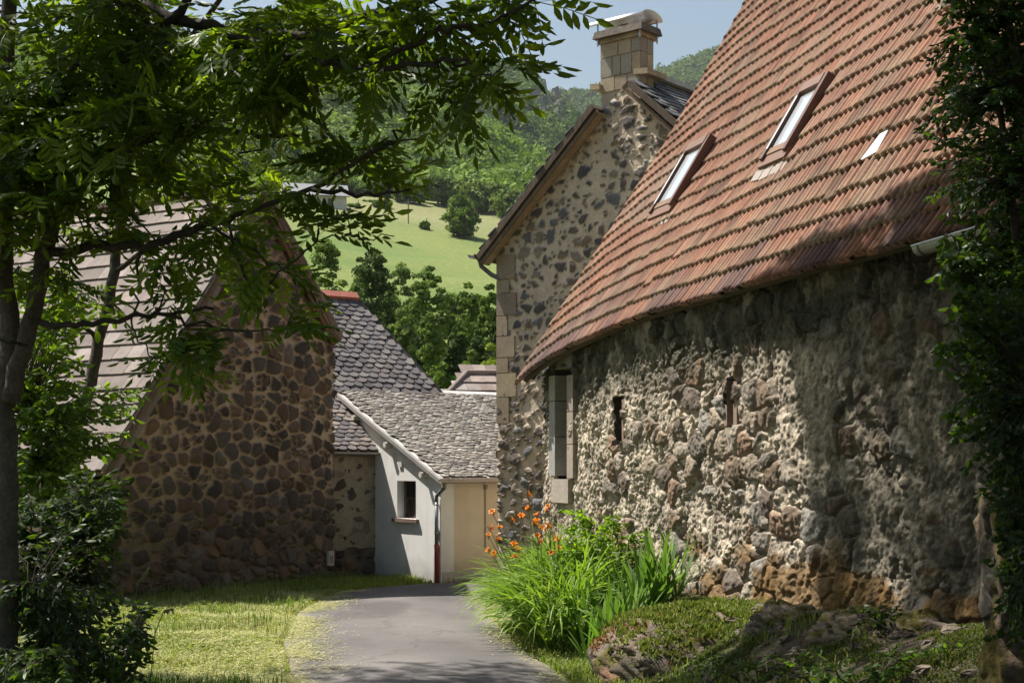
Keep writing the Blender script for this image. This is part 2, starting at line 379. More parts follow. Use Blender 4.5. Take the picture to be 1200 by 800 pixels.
        tpz = np.repeat(ht, nv)-Z; algae_shade = np.maximum(np.clip(sstep(.30, .55, fbm(U*4, Z*2.2, 4, seed+80))*.6+.62, 0, 1)*sstep(1.25, .75, tpz+.5*(med-.5)), .95*sstep(6.6, 5.6, U+1.0*(big-.5))*np.clip(.35+.8*fbm(U*2, Z*1.2, 4, seed+83), 0, 1)*.9)        # algae, with eave shade and near-end tree shade painted into the colour
        c = c*(1-.90*algae_shade[:, None])+np.array([.050, .050, .034])*(.5+1.0*fine[:, None])*.86*algae_shade[:, None]
        rust = sstep(.50, .60, fbm(U*1.6, Z*2.5, 4, seed+81)+.24*sstep(1.75, 1.1, Z-hb.min())-.10)*sstep(1.95, 1.3, Z-hb.min()+.5*(med-.5))
        c = c*(1-.8*rust[:, None])+lerpc((.12, .06, .018), (.20, .115, .03), fine)*.8*rust[:, None]
    for (u0, u1, z0, z1, dp) in open_:
        ins = (U > u0) & (U < u1) & (Z > z0) & (Z < z1)
        ins2 = (U > u0-du*1.3) & (U < u1+du*1.3) & (Z > z0-du) & (Z < z1+du)
        disp = np.where(ins, -dp, disp); c = np.where(ins2[:, None], np.array([.05, .036, .028]), c)
    n = np.asarray(n)
    V = np.stack([P[0]+D[0]*U+n[0]*disp, P[1]+D[1]*U+n[1]*disp, Z], 1)
    cr = D[0]*n[1]-D[1]*n[0]
    return mesh_obj(name, V, gridf(nu, nv, cr > 0), mat or M['stone'], parent, c, True)

# ================================================================== tile / slate roof builders
def slate_roof(name, O, U, S, inside, usz, ssz, w_, e_, shape, cols, mat, parent, seed, thick=.018, jit=.25, lift=.03):
    """O corner, U along the eave, S up the slope (unit 3d). inside(u,s)->bool for the plate centre"""
    rg = np.random.default_rng(seed)
    O, U, S = map(np.asarray, (O, U, S)); Nn = np.cross(U, S); Nn = Nn/np.linalg.norm(Nn)
    if Nn[2] < 0: Nn = -Nn
    rows = np.arange(0, ssz, e_); A = []
    for k, s0 in enumerate(rows):
        us = np.arange(-w_, usz+w_, w_)+(w_/2 if k % 2 else 0)
        A.append(np.stack([us, np.full(len(us), s0)], 1))
    A = np.vstack(A); A = A+rg.uniform(-jit, jit, A.shape)*np.array([w_*.35, e_*.45])
    A = A[inside(A[:, 0], A[:, 1])]
    n = len(A)
    if shape == 'round':
        x = np.array([-.48, -.46, -.34, -.14, .14, .34, .46, .48]); y = np.array([1.5, .35, .12, 0, 0, .12, .35, 1.5])
    elif shape == 'lauze':
        x = np.array([-.47, -.48, -.40, -.15, .20, .42, .48, .46]); y = np.array([1.6, .2, .04, 0, .03, .0, .16, 1.6])
    else:
        x = np.array([-.495, -.495, .495, .495]); y = np.array([1.25, 0, 0, 1.25])
    k = len(x); ws = w_*rg.uniform(1-jit*.5, 1+jit*.3, n)
    px = A[:, :1]+x[None]*ws[:, None]; py = A[:, 1:]+y[None]*e_
    hh = np.clip(1-y/1.6, 0, 1)[None]*lift+rg.uniform(0, lift*.5*jit*2, (n, 1))+(x[None]*rg.uniform(-1, 1, (n, 1)))*lift*.5*jit*2
    sag = .0
    top = O+px[..., None]*U+py[..., None]*S+(hh+thick)[..., None]*Nn
    botm = top-Nn*thick*1.0
    V = np.concatenate([top, botm], 1).reshape(-1, 3)
    b0 = (np.arange(n)*2*k)[:, None]
    Q = []
    for i in range(k//2-1):        # top surface as quads between mirrored rim points
        Q.append(np.concatenate([b0+i, b0+i+1, b0+k-2-i, b0+k-1-i], 1))
    for i in range(k-1):
        Q.append(np.concatenate([b0+i, b0+k+i, b0+k+i+1, b0+i+1], 1))
    r = rg.random(n); cc = pal(cols, r)*(.8+.4*rg.random((n, 1)))
    C = np.repeat(cc, 2*k, axis=0)
    return mesh_obj(name, V, [np.vstack(Q)], mat, parent, C)
def slab(name, pts, thick, mat, parent, c=(1, 1, 1)):
    b = MB(); P = np.asarray(pts, float); n = np.cross(P[1]-P[0], P[2]-P[0]); n = n/np.linalg.norm(n)
    if n[2] > 0: n = -n
    b.prism(P, n*thick, c); return b.build(name, mat, parent)
def in_poly(poly):
    poly = np.asarray(poly)
    def f(u, v):
        ok = np.zeros(np.shape(u), bool); j = len(poly)-1
        for i in range(len(poly)):
            xi, yi = poly[i]; xj, yj = poly[j]
            ok ^= ((yi > v) != (yj > v)) & (u < (xj-xi)*(v-yi)/(yj-yi+1e-12)+xi); j = i
        return ok
    return f

# ================================================================== the barn with the red roof (right)
TH = math.atan2(600-80, F)
bu = np.array([math.sin(TH), -math.cos(TH)]); bm_ = np.array([math.cos(TH), math.sin(TH)]); bn = -bm_     # along towards camera, into barn, outward
PIT = R(58.5)
E0 = at(1050, 288, 13.0)                                   # point of the eave line (s = 0), s grows away from the camera
SV = 10.15                                                 # s of the far verge
BU = np.array([-bu[0], -bu[1], 0]); BS = np.array([bm_[0]*math.cos(PIT), bm_[1]*math.cos(PIT), math.sin(PIT)])
BN = np.cross(BS, BU); BN = BN/np.linalg.norm(BN); BN = BN if BN[2] > 0 else -BN
def roof_drop(s): return .72*np.exp(-(SV-s)/1.55)+.10*np.exp(-(SV-s)/4)
def roof_bend(s, t): return .10*np.sin(s*.55+.6)*sstep(0, 3, t)*sstep(10.5, 5, s)-.10*np.sin(np.clip(t, 0, 9)/9*math.pi)+.05*(fbm(s*.5, t*.5, 2, 77)-.5)
def roofP(s, t, h=0.0):
    s = np.asarray(s, float); t = np.asarray(t, float)
    return E0+s[..., None]*BU+t[..., None]*BS+(np.asarray(h)+roof_bend(s, t))[..., None]*BN
def roof_st(px, py):
    p = hit(px, py, E0, BN)-E0; return float(p@BU), float(p@BS)
WO = .34                                                   # eave overhang
W0 = np.array([E0[0], E0[1]])+bm_*WO                       # wall line at s = 0
WD = E0[:2]+BU[:2]*SV+bm_*.03-W0; WD = WD/np.linalg.norm(WD); WN = np.array([-WD[1], WD[0]]); WN = WN if WN@bn > 0 else -WN
barn = empty('barn', (W0[0]+2, W0[1]+3, 0), 'large stone barn with steep red clay tiled roof and two skylights', 'barn')
def wall_su(px): # s where the pixel column meets the wall line
    q = (px-600)/F; return (W0[0]-q*W0[1])/(q*WD[1]-WD[0])
def wall_z(px, py):
    s = wall_su(px); Y = W0[1]+WD[1]*s; return CZ+(HZ-py)/F*Y
SN, SF = -4.6, float(wall_su(637))                                      # near and far end of the wall
Pn = W0+WD*SN
def b_top(u): return E0[2]+(WO-.031*np.clip(u+SN, 0, 12))*math.tan(PIT)-.16-(np.clip(roof_drop(u+SN)-.1, 0, 1)*.55)
def b_bot(u): return np.full(u.shape, -.75)
ops = []
def opening(x0, x1, y0, y1, d):
    s0, s1 = sorted((wall_su(x0), wall_su(x1))); ops.append((s0-SN, s1-SN, wall_z(x0, y1), wall_z(x0, y0), d))
opening(654, 670, 432, 561, .42); opening(721, 731.5, 466, 521, .38); opening(854.5, 862, 442, 501, .38)
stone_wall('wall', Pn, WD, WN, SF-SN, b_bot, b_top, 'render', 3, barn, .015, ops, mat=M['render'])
b = MB()                                                   # inner core, far gable, back
def bp(s, t2, z): p = W0+WD*s-WN*t2; return (p[0], p[1], z)
BW = 11.4                                                  # barn width
zt = E0[2]+WO*math.tan(PIT)-.25; zr = zt+BW/2*math.tan(PIT)
b.hexa([bp(SN, .5, -.75), bp(SF, .5, -.75), bp(SF, BW, -.75), bp(SN, BW, -.75), bp(SN, .5, zt-.4), bp(SF, .5, zt-.4), bp(SF, BW, zt-.4), bp(SN, BW, zt-.4)], (.30, .26, .21))
def gp(s, t2, z): p = E0[:2]+BU[:2]*s+bm_*(t2+.06); return (p[0], p[1], z)
b.prism([gp(SV-.1, .0, -.7), gp(SV-.1, BW, -.7), gp(SV-.1, BW, zt-.05), gp(SV-.1, BW/2+.2, zr-.35), gp(SV-.1, .3, E0[2]+.25*math.tan(PIT)-.2), gp(SV-.1, .0, E0[2]-.5)], (BU*-.3), (.33, .29, .23))
for s_, d_ in ((SN, .3),):
    b.prism([bp(s_, .02, -.7), bp(s_, BW, -.7), bp(s_, BW, zt-.05), bp(s_, BW/2, zr-.2), bp(s_, .02, zt-.05)], (BU*d_), (.33, .29, .23))
b.build('inner_wall', M['render'], barn)
# stone surround of the loft door, slit lintels
b = MB()
def stone_on_wall(b, x0, x1, y0, y1, proud, deep, c, bev=0):
    s0, s1 = sorted((wall_su(x0), wall_su(x1))); z0, z1 = wall_z(x0, y1), wall_z(x0, y0)
    b.hexa([bp(s0, -proud, z0), bp(s1, -proud, z0), bp(s1, deep, z0), bp(s0, deep, z0), bp(s0, -proud, z1), bp(s1, -proud, z1), bp(s1, deep, z1), bp(s0, deep, z1)], c)
for y0, y1, cc in ((441, 470, (.30, .27, .23)), (471, 511.5, (.27, .255, .235)), (512.5, 557, (.31, .30, .285))):
    stone_on_wall(b, 648.5, 655.5, y0, y1, .075, .42, cc)
for y0, y1, cc in ((440, 482, (.25, .21, .18)), (483, 520, (.28, .23, .19)), (521, 560, (.30, .25, .21))):
    stone_on_wall(b, 668.5, 675.5, y0, y1, .06, .35, cc)
stone_on_wall(b, 652.5, 672, 561, 588, .09, .30, (.33, .285, .24))
stone_on_wall(b, 650, 674, 418, 434, .055, .35, (.16, .14, .12))
fr = b.build('door_frame', M['block'], barn)
b = MB(); stone_on_wall(b, 656.5, 667.5, 434, 560, -.30, .36, (.06, .05, .042)); d_ = b.build('door', M['wood'], barn); d_['label'] = 'dark recessed plank door under the eave'
for x0, x1, y0, y1, cc in ((851, 854.5, 446, 499, (.24, .18, .14)), (862, 866, 447, 500, (.24, .175, .135)), (852, 866, 501, 528, (.34, .28, .22)), (731, 733, 468, 520, (.24, .17, .12))):
    b = MB(); stone_on_wall(b, x0, x1, y0, y1, .03, .2, cc); b.build('slit_stone', M['block'], barn)

# roof: every tile its own little corrugated sheet, all in one roof mesh
EXP, TW = .335, .235
ncol = int((SV-SN+1.0)/TW); ncrs = 33
ci, ri = np.meshgrid(np.arange(ncol), np.arange(ncrs), indexing='ij'); ci, ri = ci.ravel(), ri.ravel(); nT = len(ci)
s0 = SV-ci*TW-TW                                           # right to left
rg = np.random.default_rng(5)
K = 17; xs_ = np.linspace(0, TW, K)
ph = (xs_/TW*2) % 1.0
prof = .036*np.where(ph < .56, np.sin(np.clip(ph/.56, 0, 1)*math.pi)**.6, -.10*np.sin((ph-.56)/.44*math.pi))
prof[-1] = prof[0]
rowj = .02*(fbm(ri*3.1+ci*.13, ri*1.7, 2, 6)-.5)
tl = rg.normal(0, .012, nT)+rowj*2-np.where(rg.random(nT) < .012, rg.uniform(.03, .09, nT), 0); hl = rg.normal(0, .003, nT); tt = rg.normal(0, .003, nT)
S_ = s0[:, None]+xs_[None]
drp = roof_drop(S_)*np.clip(1.05-ri[:, None]*.006, .8, 1.05)
tb = ri[:, None]*EXP+tl[:, None]-drp                       # lower edge of the tile
rowsV = []
def trow(t, h): rowsV.append(roofP(S_, t, h))
tilt = tt[:, None]*(xs_[None]/TW-.5)*2
lipdn = -.014
trow(tb, np.full_like(tb, lipdn)+hl[:, None]+tilt)                                           # lip underside (flat): closes the rib ends
trow(tb-.004, prof[None]+.034+hl[:, None]+tilt)
trow(tb+.05, prof[None]*.92+.031+hl[:, None]+tilt)
trow(tb+EXP*.6, prof[None]*.85+.018+hl[:, None]*.6+tilt)
trow(tb+EXP+.06, prof[None]*.85+.004+hl[:, None]*.2)
V = np.stack(rowsV, 1)                                     # nT, 5, K, 3
base_i = (np.arange(nT)*5*K)[:, None, None]; a = np.arange(4)[None, :, None]*K; k_ = np.arange(K-1)[None, None]
Q = np.stack([base_i+a+k_, base_i+a+k_+1, base_i+a+K+k_+1, base_i+a+K+k_], -1).reshape(-1, 4)[:, ::-1]
tc_ = pal([(.295, .132, .080), (.325, .155, .098), (.275, .118, .072), (.345, .180, .120), (.235, .108, .072), (.315, .168, .112), (.335, .150, .088)], rg.random(nT))
tc_ = tc_*.6+tc_.mean(0)*.4; ag = fbm(s0*.35, ri*.22, 4, 12)                            # weathering in patches
tc_ = tc_*.74*(1-.35*sstep(.45, .7, ag)[:, None])+np.array([.25, .185, .15])*.35*sstep(.45, .7, ag)[:, None]
gm = sstep(.56, .70, fbm(s0*.9+3, ri*.42, 4, 15)); tc_ = tc_*(1-.3*gm[:, None])+np.array([.20, .175, .125])*.3*gm[:, None]
dk = (rg.random(nT) < .07)[:, None]; tc_ = np.where(dk, tc_*.62, tc_)
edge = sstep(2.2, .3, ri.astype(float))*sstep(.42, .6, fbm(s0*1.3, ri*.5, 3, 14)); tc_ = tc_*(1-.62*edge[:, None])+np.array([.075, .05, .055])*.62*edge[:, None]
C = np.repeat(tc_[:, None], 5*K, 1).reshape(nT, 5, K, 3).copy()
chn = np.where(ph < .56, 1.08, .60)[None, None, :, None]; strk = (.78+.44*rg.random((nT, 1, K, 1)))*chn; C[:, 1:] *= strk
lich = (ri > 0)[:, None, None]*np.where(rg.random((nT, 1, 1)) < .75, 1, .35)*np.array([1., 1., .5])[None, :, None]*np.ones((1, 1, K))
lc = np.array([.30, .235, .155])
C[:, :3] = C[:, :3]*(1-.7*lich[..., None])+lc*(.7*lich[..., None])*(.75+.5*rg.random((nT, 1, K, 1)))
# leave holes where the skylights sit
def sky_rect(bl, br, tl_):
    s_a, t_a = roof_st(*bl); s_b, _ = roof_st(*br); _, t_c = roof_st(*tl_)
    return min(s_a, s_b), max(s_a, s_b), t_a, t_c
SK = [sky_rect((762, 250), (785, 241), (814, 168)), sky_rect((895, 190), (925, 174), (966, 92))]
keep = np.ones(nT, bool)
for (a0, a1, t0, t1) in SK:
    mt = ri*EXP-roof_drop(s0)+.17; keep &= ~((s0+TW/2 > a0+.02) & (s0+TW/2 < a1-.02) & (mt > t0+.1) & (mt < t1-.1))
sp_, tp_ = roof_st(1030, 172)
hole = (np.abs(s0+TW/2-sp_) < TW*.6) & (np.abs(ri*EXP+.17-roof_drop(s0)-tp_) < EXP*.5)
keep &= ~hole
Qk = Q.reshape(nT, -1, 4)[keep].reshape(-1, 4)
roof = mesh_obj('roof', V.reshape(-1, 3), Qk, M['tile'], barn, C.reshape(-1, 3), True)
b = MB()                                                   # deck under the tiles, rafters showing at the eave, back slope
def rp(s, t, h): return tuple(roofP(np.array(s), np.array(t), h))
sN = SN-.9
nst, ntd = 40, 24
t_top = ncrs*EXP
ss_ = np.linspace(sN, SV-.04, nst); tds = np.linspace(0, 1, ntd)
SS_ = np.repeat(ss_, ntd); TT_ = (.06-roof_drop(SS_))*(1-np.tile(tds, nst))+t_top*np.tile(tds, nst)
inh = np.zeros(len(SS_), bool)
nd_ = nst*ntd; Vd = np.vstack([roofP(SS_, TT_, -.06), roofP(SS_, TT_, -.13)]); q_ = gridf(nst, ntd)
i = np.arange(nst-1)*ntd; rim = np.stack([i, i+ntd, i+ntd+nd_, i+nd_], 1); i2 = (nst-1)*ntd+np.arange(ntd-1); rim2 = np.stack([i2, i2+1, i2+1+nd_, i2+nd_], 1)
b.add(Vd, np.vstack([q_[:, ::-1], q_+nd_, rim, rim2]), None, (.075, .058, .045))
b.build('roof_deck', M['wood'], barn)
b = MB()
pk = roofP(np.array([sN, SV]), np.array([t_top, t_top]))
bs2 = np.array([bm_[0]*math.cos(PIT), bm_[1]*math.cos(PIT), -math.sin(PIT)])
b.prism([pk[0], pk[1], pk[1]+bs2*t_top, pk[0]+bs2*t_top], (0, 0, -.12), (.33, .15, .10)); b.build('back_roof', M['tile'], barn)
for k in range(int((SF-SN)/.62)):
    s_ = SF-.1-k*.62; b = MB(); P0 = np.array(rp(s_, .16-float(roof_drop(s_)), -.21)); P1 = P0+BS*.9
    b.box(P0, BU*.085, (P1-P0), BN*.085, (.085, .063, .047)); b.build('rafter', M['wood'], barn)
# skylights
for q, (a0, a1, t0, t1) in enumerate(SK):
    fb = MB(); fr_c = (.10, .050, .034)
    wf = .055
    def sk(s, t, h): return E0+BU*s+BS*t+BN*(h+float(roof_bend(np.array((a0+a1)/2), np.array((t0+t1)/2))))
    def bar(b_, sa, sb, ta, tb_, h0, h1, c): b_.hexa([sk(sa, ta, h0), sk(sb, ta, h0), sk(sb, tb_, h0), sk(sa, tb_, h0), sk(sa, ta, h1), sk(sb, ta, h1), sk(sb, tb_, h1), sk(sa, tb_, h1)], c)
    bar(fb, a0-.03, a0+wf, t0, t1, -.05, .150, fr_c); bar(fb, a1-wf, a1+.03, t0, t1, -.05, .150, fr_c)
    bar(fb, a0+wf, a1-wf, t1-.15, t1, -.05, .16, (.15, .08, .05)); bar(fb, a0-.04, a1+.04, t0-.10, t0+.06, -.05, .11, (.15, .08, .05)); bar(fb, a0+wf, a1-wf, t0+.06, t0+.16, -.05, .125, (.17, .095, .055))
    skf = fb.build('skylight', M['paint'], barn)
    skf['label'] = ('shorter brown framed skylight nearer the far roof edge', 'longer brown framed skylight higher on the roof')[q]
    gb = MB(); bar(gb, a0+wf+.001, a1-wf-.001, t0+.161, t1-.151, .085, .105, (.02, .02, .02)); gb.build('pane', M['glass'], skf)
    lb = MB(); bar(lb, a1-wf-.012, a1-wf+.018, t0+.14, t1-.2, .151, .156, (.75, .75, .75)); lb.build('edge_strip', M['metal'], skf)
    ap = MB()
    for k in range(7):
        sa = a0-.12+(a1-a0+.26)*k/7; sb = a0-.12+(a1-a0+.26)*(k+1)/7
        bar(ap, sa, sb-.004, t0-.30+.05*random.random(), t0-.10, .055, .066+.006*(k % 2), (.27, .225, .195))
    ap.build('lead_apron', M['paint'], skf)
b = MB(); b.prism([E0+BU*(sp_+x_)+BS*(tp_+y_)+BN*.03 for x_, y_ in ((.14, -.17), (-.13, -.13), (-.12, .14), (.02, .13))], BN*.022, (.80, .80, .80))
wp = b.build('repair_slate', M['paint'], barn); wp['label'] = 'white repair patch among the red tiles'
b = MB()                                                   # short length of half round gutter at the near end
def gutter(b, P0, P1, out_, r, c, k=9, th=.006):
    P0, P1 = np.asarray(P0, float), np.asarray(P1, float); o_ = np.asarray(out_, float); up = np.array([0, 0, 1.])
    a_ = np.linspace(0, math.pi, k); ring = lambda P, rr: np.array([P+o_*math.cos(x)*rr-up*math.sin(x)*rr for x in a_])
    V = np.vstack([ring(P0, r), ring(P1, r), ring(P0, r-th), ring(P1, r-th)]); i = np.arange(k-1)
    Q = [np.stack([i, i+1, i+1+k, i+k], 1), np.stack([i+2*k, i+3*k, i+3*k+1, i+2*k+1], 1), np.stack([i, i+2*k, i+2*k+1, i+1], 1), np.stack([i+k, i+k+1, i+3*k+1, i+3*k], 1),
         np.array([[0, k, 3*k, 2*k], [k-1, 3*k-1, 4*k-1, 2*k-1]])]
    b.add(V, np.vstack(Q), None, c)
g0 = at(1078, 285, 12.55)+np.array([0, 0, -.03]); g1 = g0+np.array([bu[0], bu[1], .02])*2.2; on = np.array([bn[0], bn[1], 0])
gutter(b, g0, g1, on, .085, (.30, .31, .31)); b.tube([g0+on*.085, g1+on*.085], .011, 6, (.45, .47, .48))
for k in range(4):
    p = g0+(g1-g0)*(.04+.3*k); b.tube([p+on*math.cos(a_)*.09-np.array([0, 0, 1])*math.sin(a_)*.09 for a_ in np.linspace(0, math.pi, 7)], .010, 5, (.25, .26, .26))
    b.tube([p-on*.085, p-on*.10+np.array([0, 0, .16])], .01, 5, (.25, .26, .26))
b.build('gutter', M['metal'], barn)
b = MB(); pf = at(647, 421, 22.2); b.box(pf, (-.34, -.05, -.16), (.05, .35, .0), (0, 0, .02), (.42, .44, .47)); b.build('lead_flashing', M['paint'], barn)

# ================================================================== the tall gable house behind it
hd = np.array([math.cos(R(40)), -math.sin(R(40))]); hn = np.array([-math.sin(R(40)), -math.cos(R(40))]); hr = -hn
HC = np.array([(584-600)/F*27.3, 27.3]); HC3 = np.array([HC[0], HC[1], 0]); hn3 = np.array([hn[0], hn[1], 0]); hd3 = np.array([hd[0], hd[1], 0]); hr3 = -hn3
def hpl(px, py, off=0): p = hit(px, py, HC3+hn3*off, hn3); return float((p-HC3)@hd3), float(p[2])
house = empty('gable_house', (HC[0]+2, HC[1]+2, -.65), 'tall house with stone gable, slate roof and a big chimney', 'house')
uL, zL = hpl(556, 297, .3); uT, zT = hpl(706, 99, .3)
msl = (zT-zL)/(uT-uL); UP = hpl(735, 200)[0]; ZP = zL+(UP-uL)*msl; UR = 2*UP-.0
def h_top(u): return ZP-np.abs(u-UP)*msl-.17/math.cos(math.atan(msl))*.9
def h_bot(u): return np.full(u.shape, -.8)
stone_wall('gable_wall', HC, hd, hn, UR, h_bot, h_top, 'sparse', 11, house, .022)
b = MB()
def hp(u, t, z): p = HC+hd*u+hr*t; return (p[0], p[1], z)
ze = float(h_top(np.array([0.]))[0])
for u_, s_ in ((0.02, .4), (UR-.02, -.4)): b.hexa([hp(u_, .12, -.8), hp(u_+s_, .12, -.8), hp(u_+s_, 9, -.8), hp(u_, 9, -.8), hp(u_, .12, ze-.12), hp(u_+s_, .12, ze-.12), hp(u_+s_, 9, ze-.12), hp(u_, 9, ze-.12)], (.42, .35, .26))
b.prism([hp(0, 8.6, -.8), hp(UR, 8.6, -.8), hp(UR, 8.6, ze-.1), hp(UP, 8.6, ZP-.3), hp(0, 8.6, ze-.1)], hr3*.4, (.42, .35, .26))
b.build('side_wall', M['stone'], house)
# quoins on the left corner
yq = [300, 329, 345, 371, 395, 420, 438, 466, 497, 520, 545, 572]; 
for k in range(len(yq)-1):
    z1 = hpl(584, yq[k])[1]; z0 = hpl(584, yq[k+1])[1]+.016; ln = (.42, .24)[k % 2]+.08*random.random()
    if k > 7: continue
    b = MB(); P = [hp(-.02, -.035, z0), hp(ln, -.035, z0), hp(ln, .25, z0), hp(-.02, .25+.25*(k % 2), z0)]
    P += [(p[0], p[1], z1) for p in P]; b.hexa(P, random.choice([(.34, .265, .18), (.29, .225, .16), (.36, .285, .195), (.25, .195, .15)])); q_ = b.build('quoin', M['block'], house)
# roof: two slabs with slates
cu0, cz0 = hpl(704, 102); cu1, _ = hpl(750, 100)
hsl = math.atan(msl)
for sgn in (-1, 1):
    S = hd3*(-sgn)*math.cos(hsl)+np.array([0, 0, math.sin(hsl)]); Lr = (UP+.38)/math.cos(hsl)
    Pk = HC3+hd3*UP+np.array([0, 0, ZP]); O = Pk-S*Lr+hn3*.30
    Nn = np.cross(hr3, S); Nn = Nn if Nn[2] > 0 else -Nn
    Lf = Lr-((UP-cu0)/math.cos(hsl)+.05 if sgn < 0 else (cu1-UP)/math.cos(hsl)+.05); sb_ = MB()
    for (o_, l_, len_) in ((0, .78, Lf), (.785, 8.8, Lr)): q_ = O+hr3*o_; sb_.hexa([q_-Nn*.16, q_+hr3*l_-Nn*.16, q_+hr3*l_+S*len_-Nn*.16, q_+S*len_-Nn*.16, q_-Nn*.05, q_+hr3*l_-Nn*.05, q_+hr3*l_+S*len_-Nn*.05, q_+S*len_-Nn*.05], (.10, .075, .055))
    rf = sb_.build('roof', M['wood'], house); rf['label'] = ('left slope of the slate roof', 'right slope of the slate roof')[sgn > 0]
    slate_roof('slates', O-Nn*.05-hn3*.0, hr3, S, lambda u, v: (u > .08) & (u < 9.5) & (v < np.where(u < .9, Lf-.25, Lr-.12)), 9.6, Lr, .24, .155, 'lauze', [(.10, .105, .115), (.13, .13, .14), (.085, .09, .10), (.16, .155, .15)], M['slate'], rf, 30+sgn, .022, .3, .03)
    fb = MB(); F0 = O-Nn*.20+S*.02-hn3*.03; fb.box(F0+hn3*.0, S*(Lf-.02), hr3*.03, -Nn*.07, (.13, .095, .065)); fb.build('verge_board', M['wood'], house)
    eb = MB(); eb.box(O-Nn*.255-hn3*.08+S*.0, S*(Lf-.02), hr3*.2, -Nn*-.02, (.30, .22, .14)); eb.build('soffit', M['wood'], house)
b = MB(); Pk = HC3+hd3*UP+np.array([0, 0, ZP+.03])
for k in range(16): b.box(Pk-hd3*.16+hr3*(.6+k*.5)+np.array([0, 0, -.07]), hd3*.32, hr3*.49, np.array([0, 0, .085+.01*(k % 2)]), (.42, .41, .40))
b.build('ridge', M['slate'], house)
b = MB(); gz = np.array([*HC, zL])+hd3*(uL-.04); gutter(b, gz+hn3*.36+np.array([0, 0, -.02]), gz+hr3*8, -hd3, .08, (.34, .31, .28))
b.tube([gz+hn3*.1+np.array([0, 0, -.1]), gz+hn3*.08+hd3*.02+np.array([0, 0, -.22]), gz+hn3*.06+hd3*.26+np.array([0, 0, -.40]), gz+hd3*.45+np.array([0, 0, -.50])], .045, 8, (.16, .145, .13)); b.build('gutter', M['metal'], house)
# chimney at the peak
cu0, cz0 = hpl(704, 102); cu1, _ = hpl(750, 100); cz1 = hpl(727, 46)[1]
cd = .44
chim = None
b = MB(); rgc = random.Random(3)
core = [hp(cu0+.012, .012, ZP-1.3), hp(cu1-.012, .012, ZP-1.3), hp(cu1-.012, cd-.012, ZP-1.3), hp(cu0+.012, cd-.012, ZP-1.3)]
b.hexa(core+[(p[0], p[1], cz1) for p in core], (.42, .36, .28)); chim = b.build('chimney', M['plaster'], house)
zz = [cz0-.12, cz0+.14, cz0+.50, cz1-.02]
for k in range(3):
    cuts = [[0, .36, .68, 1], [0, .30, .52, .80, 1], [0, .45, .78, 1]][k]
    for j in range(len(cuts)-1):
        b = MB(); a0 = cu0+(cu1-cu0)*cuts[j]+(.008 if j else 0); a1 = cu0+(cu1-cu0)*cuts[j+1]-(.008 if j < len(cuts)-2 else 0)
        P = [hp(a0, -.006-.006*rgc.random(), zz[k]+.008), hp(a1, -.006-.006*rgc.random(), zz[k]+.008), hp(a1, .1, zz[k]+.008), hp(a0, .1, zz[k]+.008)]
        b.hexa(P+[(p[0], p[1], zz[k+1]-.008) for p in P], rgc.choice([(.36, .285, .195), (.31, .275, .23), (.38, .31, .215), (.29, .26, .22), (.33, .265, .19)])); b.build('chimney_stone', M['block'], chim)
    for j in range(2):
        b = MB(); t0, t1 = (.012+j*.21, .20+j*.21); P = [hp(cu1-.1, t0, zz[k]+.008), hp(cu1+.006, t0, zz[k]+.008), hp(cu1+.006, t1, zz[k]+.008), hp(cu1-.1, t1, zz[k]+.008)]
        b.hexa(P+[(p[0], p[1], zz[k+1]-.008) for p in P], rgc.choice([(.44, .33, .20), (.33, .29, .24), (.30, .25, .2)])); b.build('chimney_stone', M['block'], chim)
b = MB()
for (e, z0, z1, cc) in ((.045, cz1-.02, cz1+.07, (.42, .31, .20)), (.11, cz1+.07, cz1+.20, (.15, .125, .105))):
    P = [hp(cu0-e, -e, z0), hp(cu1+e, -e, z0), hp(cu1+e, cd+e, z0), hp(cu0-e, cd+e, z0)]; e2 = e-.03
    P += [hp(cu0-e2, -e2, z1), hp(cu1+e2, -e2, z1), hp(cu1+e2, cd+e2, z1), hp(cu0-e2, cd+e2, z1)]; b.hexa(P, cc)
b.build('capstone', M['rock'], chim)
b = MB()
for (a0, a1, t0, t1) in ((cu1-.10, cu1+.20, -.06, cd+.1), (cu0-.17, cu0+.04, -.10, cd)):
    z_ = cz0+.04-(.08 if a0 < cu0 else -.04); P = [hp(a0, t0, z_), hp(a1, t0, z_-.03), hp(a1, t1, z_-.03), hp(a0, t1, z_)]; b.hexa(P+[(p[0], p[1], p[2]+.10) for p in P], (.36, .28, .19))
b.build('drip_stone', M['block'], chim)
# sheet metal hood on four legs
hz = cz1+.43; b = MB(); um = (cu0+cu1)/2; k = 15; aa = np.linspace(-.12, math.pi+.12, k); rad = .27
def hoodring(u, rr): return np.array([np.array(hp(u, cd/2+math.cos(a_)*rr*1.18, hz-.10+math.sin(a_)*rr*.46)) for a_ in aa])
uA, uB = cu0-.22, cu1+.12
V = np.vstack([hoodring(uA, rad), hoodring(uB, rad), hoodring(uA, rad-.012), hoodring(uB, rad-.012)]); i = np.arange(k-1)
Q = [np.stack([i, i+1, i+1+k, i+k], 1), np.stack([i+2*k, i+3*k, i+3*k+1, i+2*k+1], 1), np.stack([i, i+2*k, i+2*k+1, i+1], 1), np.stack([i+k, i+k+1, i+3*k+1, i+3*k], 1), np.array([[0, k, 3*k, 2*k], [k-1, 3*k-1, 4*k-1, 2*k-1]])]
b.add(V, np.vstack(Q)); hood = b.build('chimney_hood', M['hood'], house, True)
for u_ in (cu0-.03, cu1+.03):
    for t_ in (-.05, cd+.05):
        b = MB(); b.tube([hp(u_, t_, cz1-.06), hp(u_, t_, hz-.08)], .016, 7, (.45, .47, .5)); b.build('leg', M['metal'], hood)
